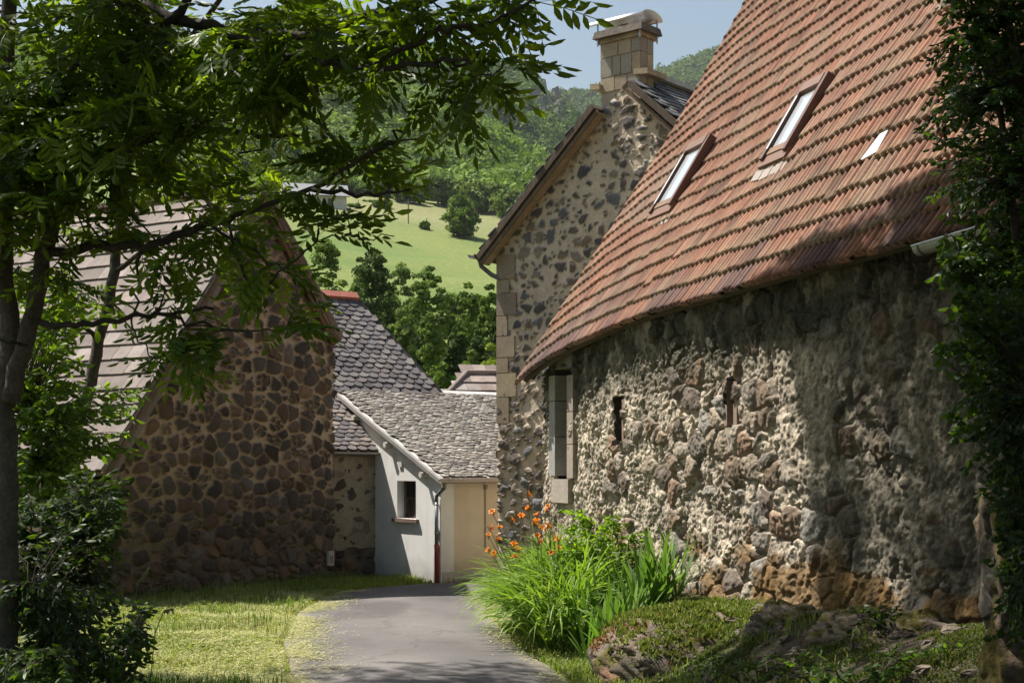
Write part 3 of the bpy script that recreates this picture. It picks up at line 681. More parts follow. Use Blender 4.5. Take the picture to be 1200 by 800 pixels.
b = MB(); P = [hp(um-.1, cd/2-.08, cz1+.19), hp(um+.06, cd/2-.08, cz1+.19), hp(um+.06, cd/2+.08, cz1+.19), hp(um-.1, cd/2+.08, cz1+.19)]; b.hexa(P+[(p[0], p[1], p[2]+.12) for p in P], (.33, .30, .25)); b.build('flue', M['block'], chim)

# ================================================================== the dark stone barn on the left
g2 = np.array([-.5255, -.8508]); n2 = np.array([.8508, -.5255]); g23 = np.array([*g2, 0]); n23 = np.array([*n2, 0]); r23 = -n23
LC = np.array([(390-600)/F*29.5, 29.5]); LC3 = np.array([*LC, 0])
lb = empty('barn', (LC[0]-3, LC[1]-2, -.6), 'dark rubble gabled barn in the shade with pale flat tiled roof', 'barn')
def lpl(px, py, off=0): p = hit(px, py, LC3+n23*off, n23); return float((p-LC3)@g23), float(p[2])
uR, zR_ = lpl(402, 396, .22); uP, zP_ = lpl(314, 216, .22); uL2, zL2 = lpl(122, 552, .22)
LW = uL2-.12
mR = (zP_-zR_)/(uP-uR); mL = (zP_-zL2)/(uL2-uP)
def l_top(u): return np.where(u < uP, zP_-(uP-u)*mR-.24, zP_-(u-uP)*mL-.20)
def l_bot(u): return np.full(u.shape, -1.0)
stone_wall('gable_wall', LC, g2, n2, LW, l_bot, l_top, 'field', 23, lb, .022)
def lp(u, t, z): p = LC+g2*u-n2*t; return (p[0], p[1], z)
b = MB(); zl_ = float(l_top(np.array([LW]))[0]); zr_ = float(l_top(np.array([0.]))[0])
for u_, s_, z_ in ((.02, .45, zr_), (LW-.02, -.45, zl_)): b.hexa([lp(u_, .15, -1), lp(u_+s_, .15, -1), lp(u_+s_, 13, -1), lp(u_, 13, -1), lp(u_, .15, z_-.1), lp(u_+s_, .15, z_-.1), lp(u_+s_, 13, z_-.1), lp(u_, 13, z_-.1)], (.30, .22, .15))
b.prism([lp(0, 12.6, -1), lp(LW, 12.6, -1), lp(LW, 12.6, zl_-.1), lp(uP, 12.6, zP_-.3), lp(0, 12.6, zr_-.1)], r23*.4, (.30, .22, .15)); b.build('side_wall', M['stone'], lb)
PK2 = LC3+g23*uP+np.array([0, 0, zP_])
for sgn, m_, run, nm in ((1, mL, uL2-uP, 'left slope of pale flat tiles'), (-1, mR, uP-uR, 'right slope of the dark barn roof')):
    sl_ = math.atan(m_); S = -g23*sgn*math.cos(sl_)+np.array([0, 0, math.sin(sl_)]); Lr = run/math.cos(sl_)
    O = PK2-S*Lr+n23*.22; Nn = np.cross(r23, S); Nn = Nn if Nn[2] > 0 else -Nn
    b = MB(); b.hexa([O-Nn*.14, O+r23*13.4-Nn*.14, O+r23*13.4+S*Lr-Nn*.14, O+S*Lr-Nn*.14, O-Nn*.05, O+r23*13.4-Nn*.05, O+r23*13.4+S*Lr-Nn*.05, O+S*Lr-Nn*.05], (.14, .09, .06)); rf = b.build('roof', M['wood'], lb); rf['label'] = nm
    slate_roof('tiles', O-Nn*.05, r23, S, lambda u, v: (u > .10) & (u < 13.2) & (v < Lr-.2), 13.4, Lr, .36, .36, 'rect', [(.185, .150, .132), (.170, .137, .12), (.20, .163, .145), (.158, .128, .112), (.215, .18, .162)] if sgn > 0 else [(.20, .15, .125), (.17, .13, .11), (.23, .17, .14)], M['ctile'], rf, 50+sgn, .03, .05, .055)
    b = MB()                                               # verge tiles folded over the edge
    nv_ = int(Lr/.36)
    for k in range(nv_):
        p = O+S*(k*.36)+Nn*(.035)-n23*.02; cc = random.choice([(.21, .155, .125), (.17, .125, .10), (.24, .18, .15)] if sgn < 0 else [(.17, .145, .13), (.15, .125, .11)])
        b.box(p, S*.37+Nn*-.03, r23*.14, Nn*.03, cc); b.box(p+Nn*.0, S*.37+Nn*-.03, r23*.025, -Nn*.20, cc)
    b.build('verge_tiles', M['ctile'], lb)
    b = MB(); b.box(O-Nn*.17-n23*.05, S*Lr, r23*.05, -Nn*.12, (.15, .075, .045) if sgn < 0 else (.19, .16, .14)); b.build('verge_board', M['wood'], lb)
    for k in range(2 if sgn < 0 else 3):
        b = MB(); p = O+S*(.9+k*1.5)-Nn*.15-n23*.08; b.box(p, S*.16, r23*.5, -Nn*.16, (.14, .07, .045)); b.build('purlin', M['wood'], lb)
b = MB(); 
for k in range(34): b.box(PK2+n23*.2+r23*k*.4+g23*-.15+np.array([0, 0, -.05]), g23*.3, r23*.38, (0, 0, .09), (.27, .20, .17))
b.build('ridge', M['ctile'], lb)
b = MB(); p = np.array(lp(.12, -.07, -.36)); b.box(p, g23*.17, n23*.06, (0, 0, .30), (.42, .38, .32)); b.box(p+n23*.06+g23*.03+np.array([0, 0, .05]), g23*.11, n23*.004, (0, 0, .16), (.2, .18, .16)); mt_ = b.build('meter_box', M['paint'], lb)

# ================================================================== white house with the long slate roof
c2 = np.array([.821, .571]); w2 = np.array([-.571, .821]); c23 = np.array([*c2, 0]); w23 = np.array([*w2, 0]); k2 = -w2
K2 = np.array([(517-600)/F*28.35, 28.35]); K3 = np.array([*K2, 0])
wh = empty('white_house', (K2[0]+.5, K2[1]+2, -.65), 'low white and cream plastered house under a long slate roof', 'house')
def kp(a, t, z): p = K2+c2*a+w2*t; return (p[0], p[1], z)
ZE = at(517, 556, 28.35)[2]; PA = math.atan(.43)
SA = w23*math.cos(PA)+np.array([0, 0, math.sin(PA)]); NA = np.cross(c23, SA); NA = NA if NA[2] > 0 else -NA
EO = K3-w23*.16-c23*.10+np.array([0, 0, ZE-.02])           # corner of the eave (roof plane A)
def onA(px, py): p = hit(px, py, EO, NA)-EO; return float(p@c23), float(p@SA)
a1, s1 = onA(393, 452); a2, s2 = onA(520, 467); sBr = (s1+s2)/2+.1
CL = 2.75                                                  # visible cream front, then it runs on behind the gable house
zg = -.85; zt_ = ZE-.10
# cream front wall with plinth
rngw = 4.2
b = MB(); b.hexa([kp(.0, .0, zg), kp(rngw, 0, zg), kp(rngw, .3, zg), kp(0, .3, zg), kp(0, 0, zt_), kp(rngw, 0, zt_), kp(rngw, .3, zt_), kp(0, .3, zt_)], (.62, .53, .41)); fw = b.build('front_wall', M['plaster'], wh); fw['label'] = 'cream plastered front wall'
b = MB(); b.hexa([kp(.03, -.022, zg), kp(rngw, -.022, zg), kp(rngw, 0, zg), kp(.03, 0, zg), kp(.03, -.022, -.43), kp(rngw, -.022, -.36), kp(rngw, -.001, -.36), kp(.03, -.001, -.43)], (.55, .52, .48)); b.build('plinth', M['plaster'], wh)
# white side wall with a window opening
Lw = 5.2
def wpl(px, py): p = hit(px, py, K3, np.array([*(-c2), 0])); return float((p-K3)@w23), float(p[2])
wa, wz0 = wpl(487.5, 608); wb, wz1 = wpl(465.5, 563)
# photo: reveal on the left, opening 465..487
def side_top(t): return ZE-.06+(t+.16)*math.tan(PA)-.02
b = MB(); x0 = -.001; th_ = .32; cw = (.76, .735, .71)
def panel(t0, t1, z0, z1a, z1b): b.hexa([kp(x0, t0, z0), kp(x0, t1, z0), kp(x0+th_, t1, z0), kp(x0+th_, t0, z0), kp(x0, t0, z1a), kp(x0, t1, z1b), kp(x0+th_, t1, z1b), kp(x0+th_, t0, z1a)], cw)
panel(.302, wa, zg, side_top(.302), side_top(wa)); panel(wb, Lw, zg, side_top(wb), side_top(Lw)); panel(wa, wb, zg, wz0, wz0); panel(wa, wb, wz1, side_top(wa), side_top(wb)); panel(.0, .302, zt_-.001+.0, side_top(0), side_top(.302))
b.hexa([kp(-.012, -.004, zg), kp(.3, -.004, zg), kp(.3, .302, zg), kp(-.012, .302, zg), kp(-.012, -.004, zt_-.003), kp(.3, -.004, zt_-.003), kp(.3, .302, zt_-.003), kp(-.012, .302, zt_-.003)], cw)
sw = b.build('side_wall', M['plaster'], wh); sw['label'] = 'white plastered gable side wall'
b = MB(); b.hexa([kp(.22, wa, wz0), kp(.22, wb, wz0), kp(.30, wb, wz0), kp(.30, wa, wz0), kp(.22, wa, wz1), kp(.22, wb, wz1), kp(.30, wb, wz1), kp(.30, wa, wz1)], (.03, .024, .02)); win = b.build('window', M['wood'], wh)
b = MB(); ww = wb-wa
for t_ in (wa, wa+ww*.42, wb-.05): b.box(kp(.19, t_, wz0), w23*.045, c23*.03, (0, 0, wz1-wz0), (.10, .06, .04))
for z_ in (wz0, (wz0+wz1)/2, wz1-.05): b.box(kp(.188, wa, z_), w23*ww, c23*.03, (0, 0, .045), (.10, .06, .04))
b.build('frame', M['wood'], win)
b = MB()
for k in range(4): b.tube([kp(.10, wa+ww*(.15+.23*k), wz0), kp(.10, wa+ww*(.15+.23*k), wz1)], .011, 6, (.04, .035, .03))
b.build('bar', M['metal'], win)
b = MB(); b.box(kp(-.07, wa-.12, wz0-.075), w23*(ww+.24), c23*.28, (0, 0, .072), (.17, .12, .09)); b.build('sill', M['block'], wh)
# rear and far walls
b = MB(); b.hexa([kp(.0, Lw, zg), kp(6.5, Lw, zg), kp(6.5, 9.5, zg), kp(0, 9.5, zg), kp(.0, Lw, 2.6), kp(6.5, Lw, 2.6), kp(6.5, 9.5, 2.6), kp(0, 9.5, 2.6)], (.5, .45, .38)); b.build('rear_wall', M['plaster'], wh)
# roof plane A
Wd = 8.0
b = MB(); Ov = [EO-NA*.05, EO+c23*Wd-NA*.05, EO+c23*Wd+SA*(sBr+.3)-NA*.05, EO+SA*(sBr+.3)-NA*.05]; b.prism(Ov, -NA*.10, (.46, .43, .41)); rfA = b.build('roof', M['wood'], wh); rfA['label'] = 'lower roof of small pale lichened slates'
rightTop = 520
slate_roof('slates', EO-NA*.05, c23, SA, lambda u, v: (u > .07) & (u < Wd) & (v < sBr), Wd, sBr+.3, .135, .092, 'lauze', [(.25, .23, .20), (.19, .175, .155), (.30, .28, .245), (.22, .19, .165), (.14, .13, .125), (.33, .31, .285)], M['slate'], rfA, 61, .016, .45, .028)
# upper steep plane B with a hip on its right
Bo = EO+SA*sBr; PB = math.atan(1.06); SB = w23*math.cos(PB)+np.array([0, 0, math.sin(PB)]); NB = np.cross(c23, SB); NB = NB if NB[2] > 0 else -NB
def onB(px, py): p = hit(px, py, Bo, NB)-Bo; return float(p@c23), float(p@SB)
bA = onB(385, 347); bB = onB(421, 350); bC = onB(522, 464); tp = (bA[1]+bB[1])/2
polyB = [(-2.6, -.1), (bC[0], -.1), (bC[0], max(bC[1], 0)+.02), (bB[0], tp), (-2.6, tp)]
wb_ = lambda u, s, h=0: Bo+c23*u+SB*s+NB*h
b = MB(); b.prism([wb_(*q, -.06) for q in polyB], -NB*.1, (.12, .10, .09)); rfB = b.build('roof', M['wood'], wh); rfB['label'] = 'upper steep roof of dark rounded slates'
ipB = in_poly(polyB)
slate_roof('slates', Bo-c23*2.6-NB*.05+SB*-.05, c23, SB, lambda u, v: ipB(u+.02-2.6, v+.05) & ipB(u+.06-2.6, v+.18), bC[0]+2.9, tp+.1, .26, .165, 'round', [(.115, .105, .108), (.15, .135, .132), (.095, .085, .09), (.175, .155, .145), (.13, .11, .105)], M['slate'], rfB, 62, .02, .25, .035)
b = MB()
for k in range(7): b.box(wb_(bB[0]-3.5+.5*k-.02, tp-.04, -.03), c23*.49, SB*.2, NB*.09, (.36, .13, .09))
rdg = b.build('ridge', M['tile'], wh); rdg['label'] = 'short ridge of red clay tiles'
back = [wb_(-2.6, tp), wb_(bB[0], tp), np.array(kp(bC[0], 9.4, 2.6)), np.array(kp(-2.6, 9.4, 2.6))]
b = MB(); b.prism(back, (0, 0, -.12), (.12, .11, .11)); b.prism([wb_(bB[0], tp), wb_(bC[0], 0), np.array(kp(bC[0], 9.4, 2.6))], (0, 0, -.1), (.12, .11, .11)); b.build('back_roof', M['slate'], wh)
# barge board, purlin ends
b = MB(); b.box(EO-NA*.15-c23*.03, SA*(sBr+.25), c23*.03, NA*.075, (.27, .26, .25)); b.build('barge_board', M['paint'], wh)
for t_ in (.55, 2.0, 3.4):
    b = MB(); P0 = np.array(kp(-.16, t_, side_top(t_)-.23)); b.tube([P0, P0+c23*.5], .062, 10, (.52, .48, .43)); b.build('purlin', M['wood'], wh)
# gutter and downpipe
b = MB(); q0 = EO-w23*.05+np.array([0, 0, -.10])-c23*.05; gutter(b, q0, q0+c23*Wd+np.array([0, 0, .06]), -w23, .06, (.40, .35, .31)); b.build('gutter', M['metal'], wh)
b = MB(); d0 = q0-w23*.0+c23*.10+np.array([0, 0, -.05]); pz = np.array(kp(-.07, .06, 0)); dd = lambda z: np.array([pz[0], pz[1], z])
b.tube([d0, d0+np.array([0, 0, -.09]), d0+(dd(0)-d0)*np.array([.55, .55, 0])+np.array([0, 0, -.17]), dd(d0[2]-.26), dd(d0[2]-.40)], .038, 9, (.20, .20, .21)); b.tube([dd(d0[2]-.38), dd(.12)], .038, 9, (.22, .23, .25)); dp = b.build('downpipe', M['metal'], wh, True)
b = MB(); b.tube([dd(.12), dd(.06), dd(-.75)], [.055, .046, .046], 9, (.27, .035, .028)); rp_ = b.build('pipe_foot', M['paint'], dp, True); rp_['label'] = 'red painted lower length of the downpipe'
for z_ in (.9, .35):
    b = MB(); b.tube([dd(z_), dd(z_+.03)], .048, 9, (.3, .3, .31)); b.box(dd(z_)+np.array([-.01, -.0, 0]), c23*.09, w23*.02, (0, 0, .03), (.3, .3, .31)); b.build('bracket', M['metal'], dp)
b = MB(); cx_ = at(566.5, 575, 29.0); s_c = float((np.array(cx_)[:2]-K2)@c2); b.tube([kp(s_c, -.02, .02), kp(s_c, -.02, at(566, 573, 29)[2])], .016, 6, (.35, .29, .22)); b.box(kp(s_c-.03, -.05, at(566, 573, 29)[2]), c23*.06, w23*.05, (0, 0, .09), (.2, .18, .16)); b.build('conduit', M['paint'], wh)
b = MB(); P0 = np.array(kp(-.01, *wpl(472, 547))); b.box(P0, w23*.13, -c23*.02, (0, 0, .11), (.58, .55, .5)); b.build('vent_plate', M['paint'], wh)

# low wing at the left: rubble wall, slate lean-to roof
wg = empty('lean_to_wing', (K2[0]-2, K2[1]+2.2, -.65), 'low rubble walled wing with small slate roof between dark barn and white house', 'outbuilding')
tJ, _ = wpl(438, 600); J = K2+w2*tJ
WL = 1.75
def wg_bot(u): return np.full(u.shape, -.9)
ZW = at(437, 536, float(J[1]))[2]
def wg_top(u): return np.full(u.shape, ZW+.04)
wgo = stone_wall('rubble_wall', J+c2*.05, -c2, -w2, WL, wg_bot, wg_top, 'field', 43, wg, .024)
# the upper part of that wall is rendered over: a thin rough render skin
nu_, nv_ = 90, 110; uu = np.linspace(0, WL, nu_); vv = np.linspace(0, 1, nv_); UU = np.repeat(uu, nv_); bl_ = -.02+.25*(fbm(uu*2.2, uu*0+4, 3, 91)-.5)
ZZ = (bl_[:, None]*(1-vv)+(ZW+.03)*vv).ravel(); dd_ = .062+.03*(fbm(UU*3, ZZ*3, 4, 92)-.5)+.012*(fbm(UU*16, ZZ*16, 3, 93)-.5); 
Vp = np.stack([J[0]+c2[0]*.05-c2[0]*UU-w2[0]*dd_, J[1]+c2[1]*.05-c2[1]*UU-w2[1]*dd_, ZZ], 1)
spots = sstep(.56, .66, fbm(UU*3.3, ZZ*3.3, 3, 94)); cc = lerpc((.34, .275, .195), (.28, .225, .16), fbm(UU*2, ZZ*2, 3, 95)); cc = cc*(1-.55*spots[:, None])+np.array([.12, .09, .07])*.55*spots[:, None]
mesh_obj('render_coat', Vp, gridf(nu_, nv_, True), M['render'], wg, cc, True)
PW = math.atan(.72); SW = w23*math.cos(PW)+np.array([0, 0, math.sin(PW)]); NW = np.cross(c23, SW); NW = NW if NW[2] > 0 else -NW
We = hit(453, 527, np.array([*J, 0])-w23*.22, w23)          # right end of its eave
WLr = 3.2
b = MB(); Q0 = We-c23*2.2; b.prism([Q0-NW*.05, We-NW*.05, We+SW*WLr-NW*.05, Q0+SW*WLr-NW*.05], -NW*.09, (.10, .085, .075)); wr = b.build('roof', M['wood'], wg)
slate_roof('slates', Q0-NW*.04, c23, SW, lambda u, v: (u < 2.12) & (v < WLr-.15), 2.2, WLr, .235, .155, 'round', [(.115, .10, .10), (.15, .125, .115), (.095, .085, .085), (.18, .15, .13)], M['slate'], wr, 63, .02, .25, .032)
b = MB(); b.box(We-NW*.17-c23*.0, SW*WLr, c23*.03, NW*.13, (.07, .055, .045)); b.build('verge_board', M['wood'], wg)
b = MB(); gutter(b, Q0-w23*.03+np.array([0, 0, -.04]), We-w23*.03+np.array([0, 0, -.06]), -w23, .05, (.36, .31, .27)); b.build('gutter', M['metal'], wg)
b = MB(); b.hexa([tuple(np.array([*(J-c2*0+w2*.1), -.9])), tuple(np.array([*(J-c2*WL+w2*.1), -.9])), tuple(np.array([*(J-c2*WL+w2*3), -.9])), tuple(np.array([*(J+w2*3), -.9])), tuple(np.array([*(J-c2*0+w2*.1), ZW-.05])), tuple(np.array([*(J-c2*WL+w2*.1), ZW-.05])), tuple(np.array([*(J-c2*WL+w2*3), ZW-.05])), tuple(np.array([*(J+w2*3), ZW-.05]))], (.3, .25, .19)); b.build('inner_wall', M['stone'], wg)

# small tiled roof behind
th0 = at(583, 478, 38.0); thr = empty('tiled_outhouse', (th0[0]+.5, th0[1]+2, -1.5), 'small building behind with brown flat tiled roof', 'house')
hv = np.array([.96, .28, 0]); hs = np.array([-.28*.8, .96*.8, .6]); hs = N3(hs)
pA = at(522, 464, 37.0); NH = np.cross(hv, hs); NH = NH if NH[2] > 0 else -NH
def onH(px, py): p = hit(px, py, pA, NH)-pA; return float(p@hv), float(p@hs)
ph_ = [onH(520, 466), onH(590, 484), (onH(590, 484)[0]+5, onH(590, 484)[1]), (onH(590, 484)[0]+5, onH(583, 436)[1]), onH(547, 437)]
ph_[1] = (ph_[1][0], min(ph_[0][1], ph_[1][1])-.2); ph_[2] = (ph_[2][0], ph_[1][1]); ph_.insert(1, (ph_[0][0], ph_[1][1]))
Hq = lambda q, h=0: pA+hv*q[0]+hs*q[1]+NH*h
b = MB(); b.prism([Hq(q, -.06) for q in ph_], -NH*.1, (.16, .13, .11)); rr_ = b.build('roof', M['wood'], thr)
ipH = in_poly(ph_); u0_ = ph_[0][0]; v0_ = ph_[1][1]
slate_roof('tiles', pA+hv*u0_+hs*v0_-NH*.05, hv, hs, lambda u, v: ipH(u+u0_, v+v0_+.02), 9, ph_[-1][1]-v0_, .36, .40, 'rect', [(.21, .165, .145), (.185, .145, .125), (.24, .19, .165), (.27, .235, .21)], M['ctile'], rr_, 64, .03, .06, .06)
b = MB(); b.tube([Hq(ph_[0], .03), Hq(ph_[-1], .03)], .07, 8, (.20, .16, .14)); b.tube([Hq(ph_[-1], .03), Hq(ph_[-2], .03)], .07, 8, (.24, .19, .16)); b.build('ridge', M['ctile'], thr)
bx = [Hq(ph_[1], -.2), Hq(ph_[2], -.2)]; bk_ = np.array([-.28, .96, 0])*4
b = MB(); P = [bx[0]+bk_*.04, bx[1]+bk_*.04, bx[1]+bk_, bx[0]+bk_]; b.hexa([(p[0], p[1], -2.6) for p in P]+[tuple(p) for p in P], (.42, .37, .3)); b.build('wall', M['plaster'], thr)
b = MB(); b.prism([Hq(ph_[-1]), Hq(ph_[-2]), P[2]+hv*.0, P[3]], (0, 0, -.1), (.2, .16, .14)); b.prism([Hq(ph_[0], -.05), Hq(ph_[-1], -.05), P[3]], (0, 0, -.1), (.2, .16, .14)); b.build('back_roof', M['ctile'], thr)
b = MB(); fl0 = at(545, 479, 36.4); fl1 = at(590, 480, 36.8); b.box(fl0, fl1-fl0, (0, .05, 0), (0, 0, .05), (.62, .62, .62)); b.build('lead_flashing', M['paint'], thr)

# pale roofed house far up the meadow
fh = at(372, 236, 285); zf = float(G(fh[0], fh[1])); fho = empty('distant_house', (fh[0], fh[1], zf), 'distant white house with pale roof at the top of the meadow', 'house')
b = MB(); b.box((fh[0]-6, fh[1], zf-1.5), (11.5, 3, 0), (-2, 7, 0), (0, 0, 4.3), (.62, .58, .52)); b.build('wall', M['plaster'], fho)
b = MB(); z_ = zf+2.8; A_ = np.array([fh[0]-6.6, fh[1]-.8, z_-.3]); B_ = np.array([fh[0]+6.2, fh[1]+2.5, z_-.3]); rg_ = np.array([-1.0, 4.4, 3.0])
b.prism([A_, B_, B_+rg_, A_+rg_], (0, 0, .2), (.20, .20, .21)); b.prism([A_+rg_, B_+rg_, B_+rg_*np.array([2, 2, 0]), A_+rg_*np.array([2, 2, 0])], (0, 0, .2), (.20, .20, .21)); b.build('roof', M['slate'], fho)
for k in range(3):
    b = MB(); p = np.array([fh[0]-5+k*3.4, fh[1]+.26+k*.89-.06, zf+.9]); b.box(p, (1.1, .29, 0), (-.02, .07, 0), (0, 0, 1.3), (.05, .055, .06)); b.build('window', M['paint'], fho)

# ================================================================== hills and their forest
CX = np.array([-900, -300, 0, 200, 330, 420, 480, 530, 560, 585, 600, 626, 650, 680, 720, 800, 1000, 1400, 2200], float)
SPUR = np.array([60, 70, 76, 84, 92, 98, 108, 126, 142, 156, 163, 180, 196, 215, 235, 262, 290, 320, 330], float)
CRAG = np.array([40, 44, 52, 58, 60, 62, 64, 67, 72, 82, 88, 98, 120, 150, 182, 215, 260, 290, 300], float)
FARH = np.array([120, 120, 122, 125, 128, 128, 128, 127, 126, 125, 124, 122, 119, 114, 108, 78, 10, -120, -140], float)
def hill(name, prof, yb, yc, crest_h, seed, clr, rough_):
    qs = np.linspace(-900, 2200, 330); cp = np.interp(qs, CX, prof); cp = np.convolve(np.pad(cp, 4, mode='edge'), np.ones(9)/9, 'valid')
    ts = np.linspace(0, 1.25, 60); QQ = np.repeat(qs, 60); TT = np.tile(ts, len(qs)); CP = np.repeat(cp, 60)
    def surf_(Q, T_, CP_):
        Y = yb+(yc-yb)*T_; X = (Q-600)/F*Y
        zc = CZ+(HZ-CP_)/F*yc-crest_h; zb = 58-.1*np.clip(X, -120, 120)
        t_ = np.clip(T_, 0, 1); z = zb+(zc-zb)*(.55*t_+.45*(1-(1-t_)**2.0))
        z = np.where(T_ > 1, z-(T_-1)*(yc-yb)*.5, z)
        nz = (fbm(X*.011+seed, Y*.011, 4, seed)-.5)*rough_*np.clip(T_*4, 0, 1)*np.clip((1.02-T_)*3, .15, 1)
        return X, Y, z+nz
    X, Y, Z = surf_(QQ, TT, CP)
    o = mesh_obj(name, np.stack([X, Y, Z], 1), gridf(len(qs), 60, True), M['ground'], None, np.array(clr), True); tag(o, kind='structure')
    return lambda Q, T_: surf_(Q, T_, np.interp(Q, qs, cp))
h1 = hill('hill', SPUR, 345, 640, 8, 3, (.045, .07, .02), 34)
h2_ = hill('hill', CRAG, 610, 1020, 6, 4, (.045, .065, .02), 60)
h3 = hill('hill', FARH, 1150, 1750, 6, 5, (.045, .065, .02), 60)
def clump_quads(cen, rad, nq, size, colr, seed, squash=.9, hollow=.55):
    """leaf clumps: nq little quads over a lumpy ball for each centre. returns V, Q, C"""
    rg = np.random.default_rng(seed); n = len(cen)
    d = rg.normal(size=(n, nq, 3)); d /= np.linalg.norm(d, axis=2)[..., None]; d[..., 2] = np.abs(d[..., 2])*.95-.28*rg.random((n, nq))
    d /= np.linalg.norm(d, axis=2)[..., None]
    lob = rg.normal(size=(n, 7, 3)); lob /= np.linalg.norm(lob, axis=2)[..., None]
    ld = np.einsum('nqk,nlk->nql', d, lob).max(2)
    rr = (hollow+(1-hollow)*rg.random((n, nq))**.5)*(.72+.33*ld)
    P = cen[:, None]+d*rr[..., None]*rad[:, None, :]*np.array([1, 1, squash])
    nrm = d+rg.normal(size=d.shape)*.45; nrm /= np.linalg.norm(nrm, axis=2)[..., None]
    a = np.cross(nrm, rg.normal(size=d.shape)); a /= np.linalg.norm(a, axis=2)[..., None]+1e-9; bq = np.cross(nrm, a)
    sz = size[:, None, None]*(.6+.8*rg.random((n, nq, 1)))
    V = np.stack([P-a*sz-bq*sz*.6, P+a*sz-bq*sz*.5, P+a*sz*.8+bq*sz*.6, P-a*sz*.9+bq*sz*.5], 2).reshape(-1, 3)
    Q = np.arange(len(V)).reshape(-1, 4)
    C = np.repeat(np.repeat(colr[:, None], nq, 1)*(.75+.5*rg.random((n, nq, 1))), 4, axis=1).reshape(-1, 3)
    return V, Q, C
def forest(name, hf, n, qlo, qhi, tlo, thi, cols, r0, r1, nq, seed, gap=None, sizes=(.9, 1.4)):
    rg = np.random.default_rng(seed)
    Q_ = rg.uniform(qlo, qhi, n); T_ = rg.uniform(tlo, thi, n)**.8
    X, Y, Z = hf(Q_, T_)
    if gap is not None: k = ~gap(X, Y, Z, Q_, T_); X, Y, Z = X[k], Y[k], Z[k]
    m_ = len(X); rad = rg.uniform(r0, r1, m_)*(.8+.5*fbm(X*.02, Y*.02, 2, seed)); hgt = rad*rg.uniform(.95, 1.5, m_)
    cen = np.stack([X, Y, Z+hgt*.7], 1); radv = np.stack([rad, rad, hgt], 1)
    stand = fbm(X*.012, Y*.012, 3, seed+3); cc = pal(cols, np.clip(stand*1.6-.3+rg.normal(0, .18, m_), 0, .999))
    V, Qd, C = clump_quads(cen, radv, nq, rg.uniform(*sizes, m_), cc, seed)
    o = mesh_obj(name, V, Qd, M['fol'], None, C); return tag(o, kind='stuff')
fcol = [(.115, .18, .036), (.14, .21, .040), (.165, .24, .050), (.10, .15, .036), (.20, .27, .06)]
cragf = lambda X, Y, Z, Q, T: (np.hypot((Q-643)/22, (HZ-(Z-CZ)*F/Y-142)/30) < .9) & (np.random.default_rng(2).random(len(X)) < .8)
f1 = forest('forest', h1, 3300, -60, 760, 0, 1.03, fcol, 3.4, 6.0, 190, 101, None, (.50, .85)); f1['label'] = 'sunlit broadleaf forest on the nearer hill spur'
f2 = forest('forest', h2_, 5200, -60, 900, .0, 1.03, [(.085, .14, .036), (.10, .16, .04), (.12, .18, .044), (.09, .13, .04)], 4.2, 7.5, 115, 102, cragf, (.75, 1.2)); f2['label'] = 'darker forest on the steep hill below the rocky crag'
f3 = forest('forest', h3, 3600, 560, 900, .2, 1.03, [(.075, .12, .03), (.09, .14, .035)], 6, 9.5, 80, 103, None, (1.1, 1.7)); f3['label'] = 'forest on the farthest ridge behind the chimney'
# rocky crag
b = MB(); rgk = np.random.default_rng(4)
for k in range(46):
    q = rgk.uniform(628, 660); t_ = rgk.uniform(.55, .93); X, Y, Z = (float(v[0]) for v in h2_(np.array([q]), np.array([t_])))
    u_ = rgk.normal(size=(10, 3)); u_ /= np.linalg.norm(u_, axis=1)[:, None]
    A = np.array([X, Y-2, Z+3]); s_ = np.array([rgk.uniform(3, 7), rgk.uniform(2, 4), rgk.uniform(5, 13)])
    ring = 7; V = []
    for zz_, rr_ in ((-1, .9), (-.3, 1), (.4, .8), (1, .35)):
        for a_ in range(ring): V.append(A+s_*np.array([math.cos(a_*2*math.pi/ring)*rr_*rgk.uniform(.7, 1.2), math.sin(a_*2*math.pi/ring)*rr_*rgk.uniform(.7, 1.2), zz_+rgk.uniform(-.2, .2)]))
    Q = [(l*ring+i_, l*ring+(i_+1) % ring, (l+1)*ring+(i_+1) % ring, (l+1)*ring+i_) for l in range(3) for i_ in range(ring)]; T = [(3*ring, 3*ring+i_, 3*ring+i_+1) for i_ in range(1, ring-1)]
    b.add(V, Q, T, np.array([.20, .185, .16])*rgk.uniform(.7, 1.2))
tag(b.build('rock_face', M['rock']), 'grey rocky crag showing between the trees near the skyline', 'cliff', kind='stuff')

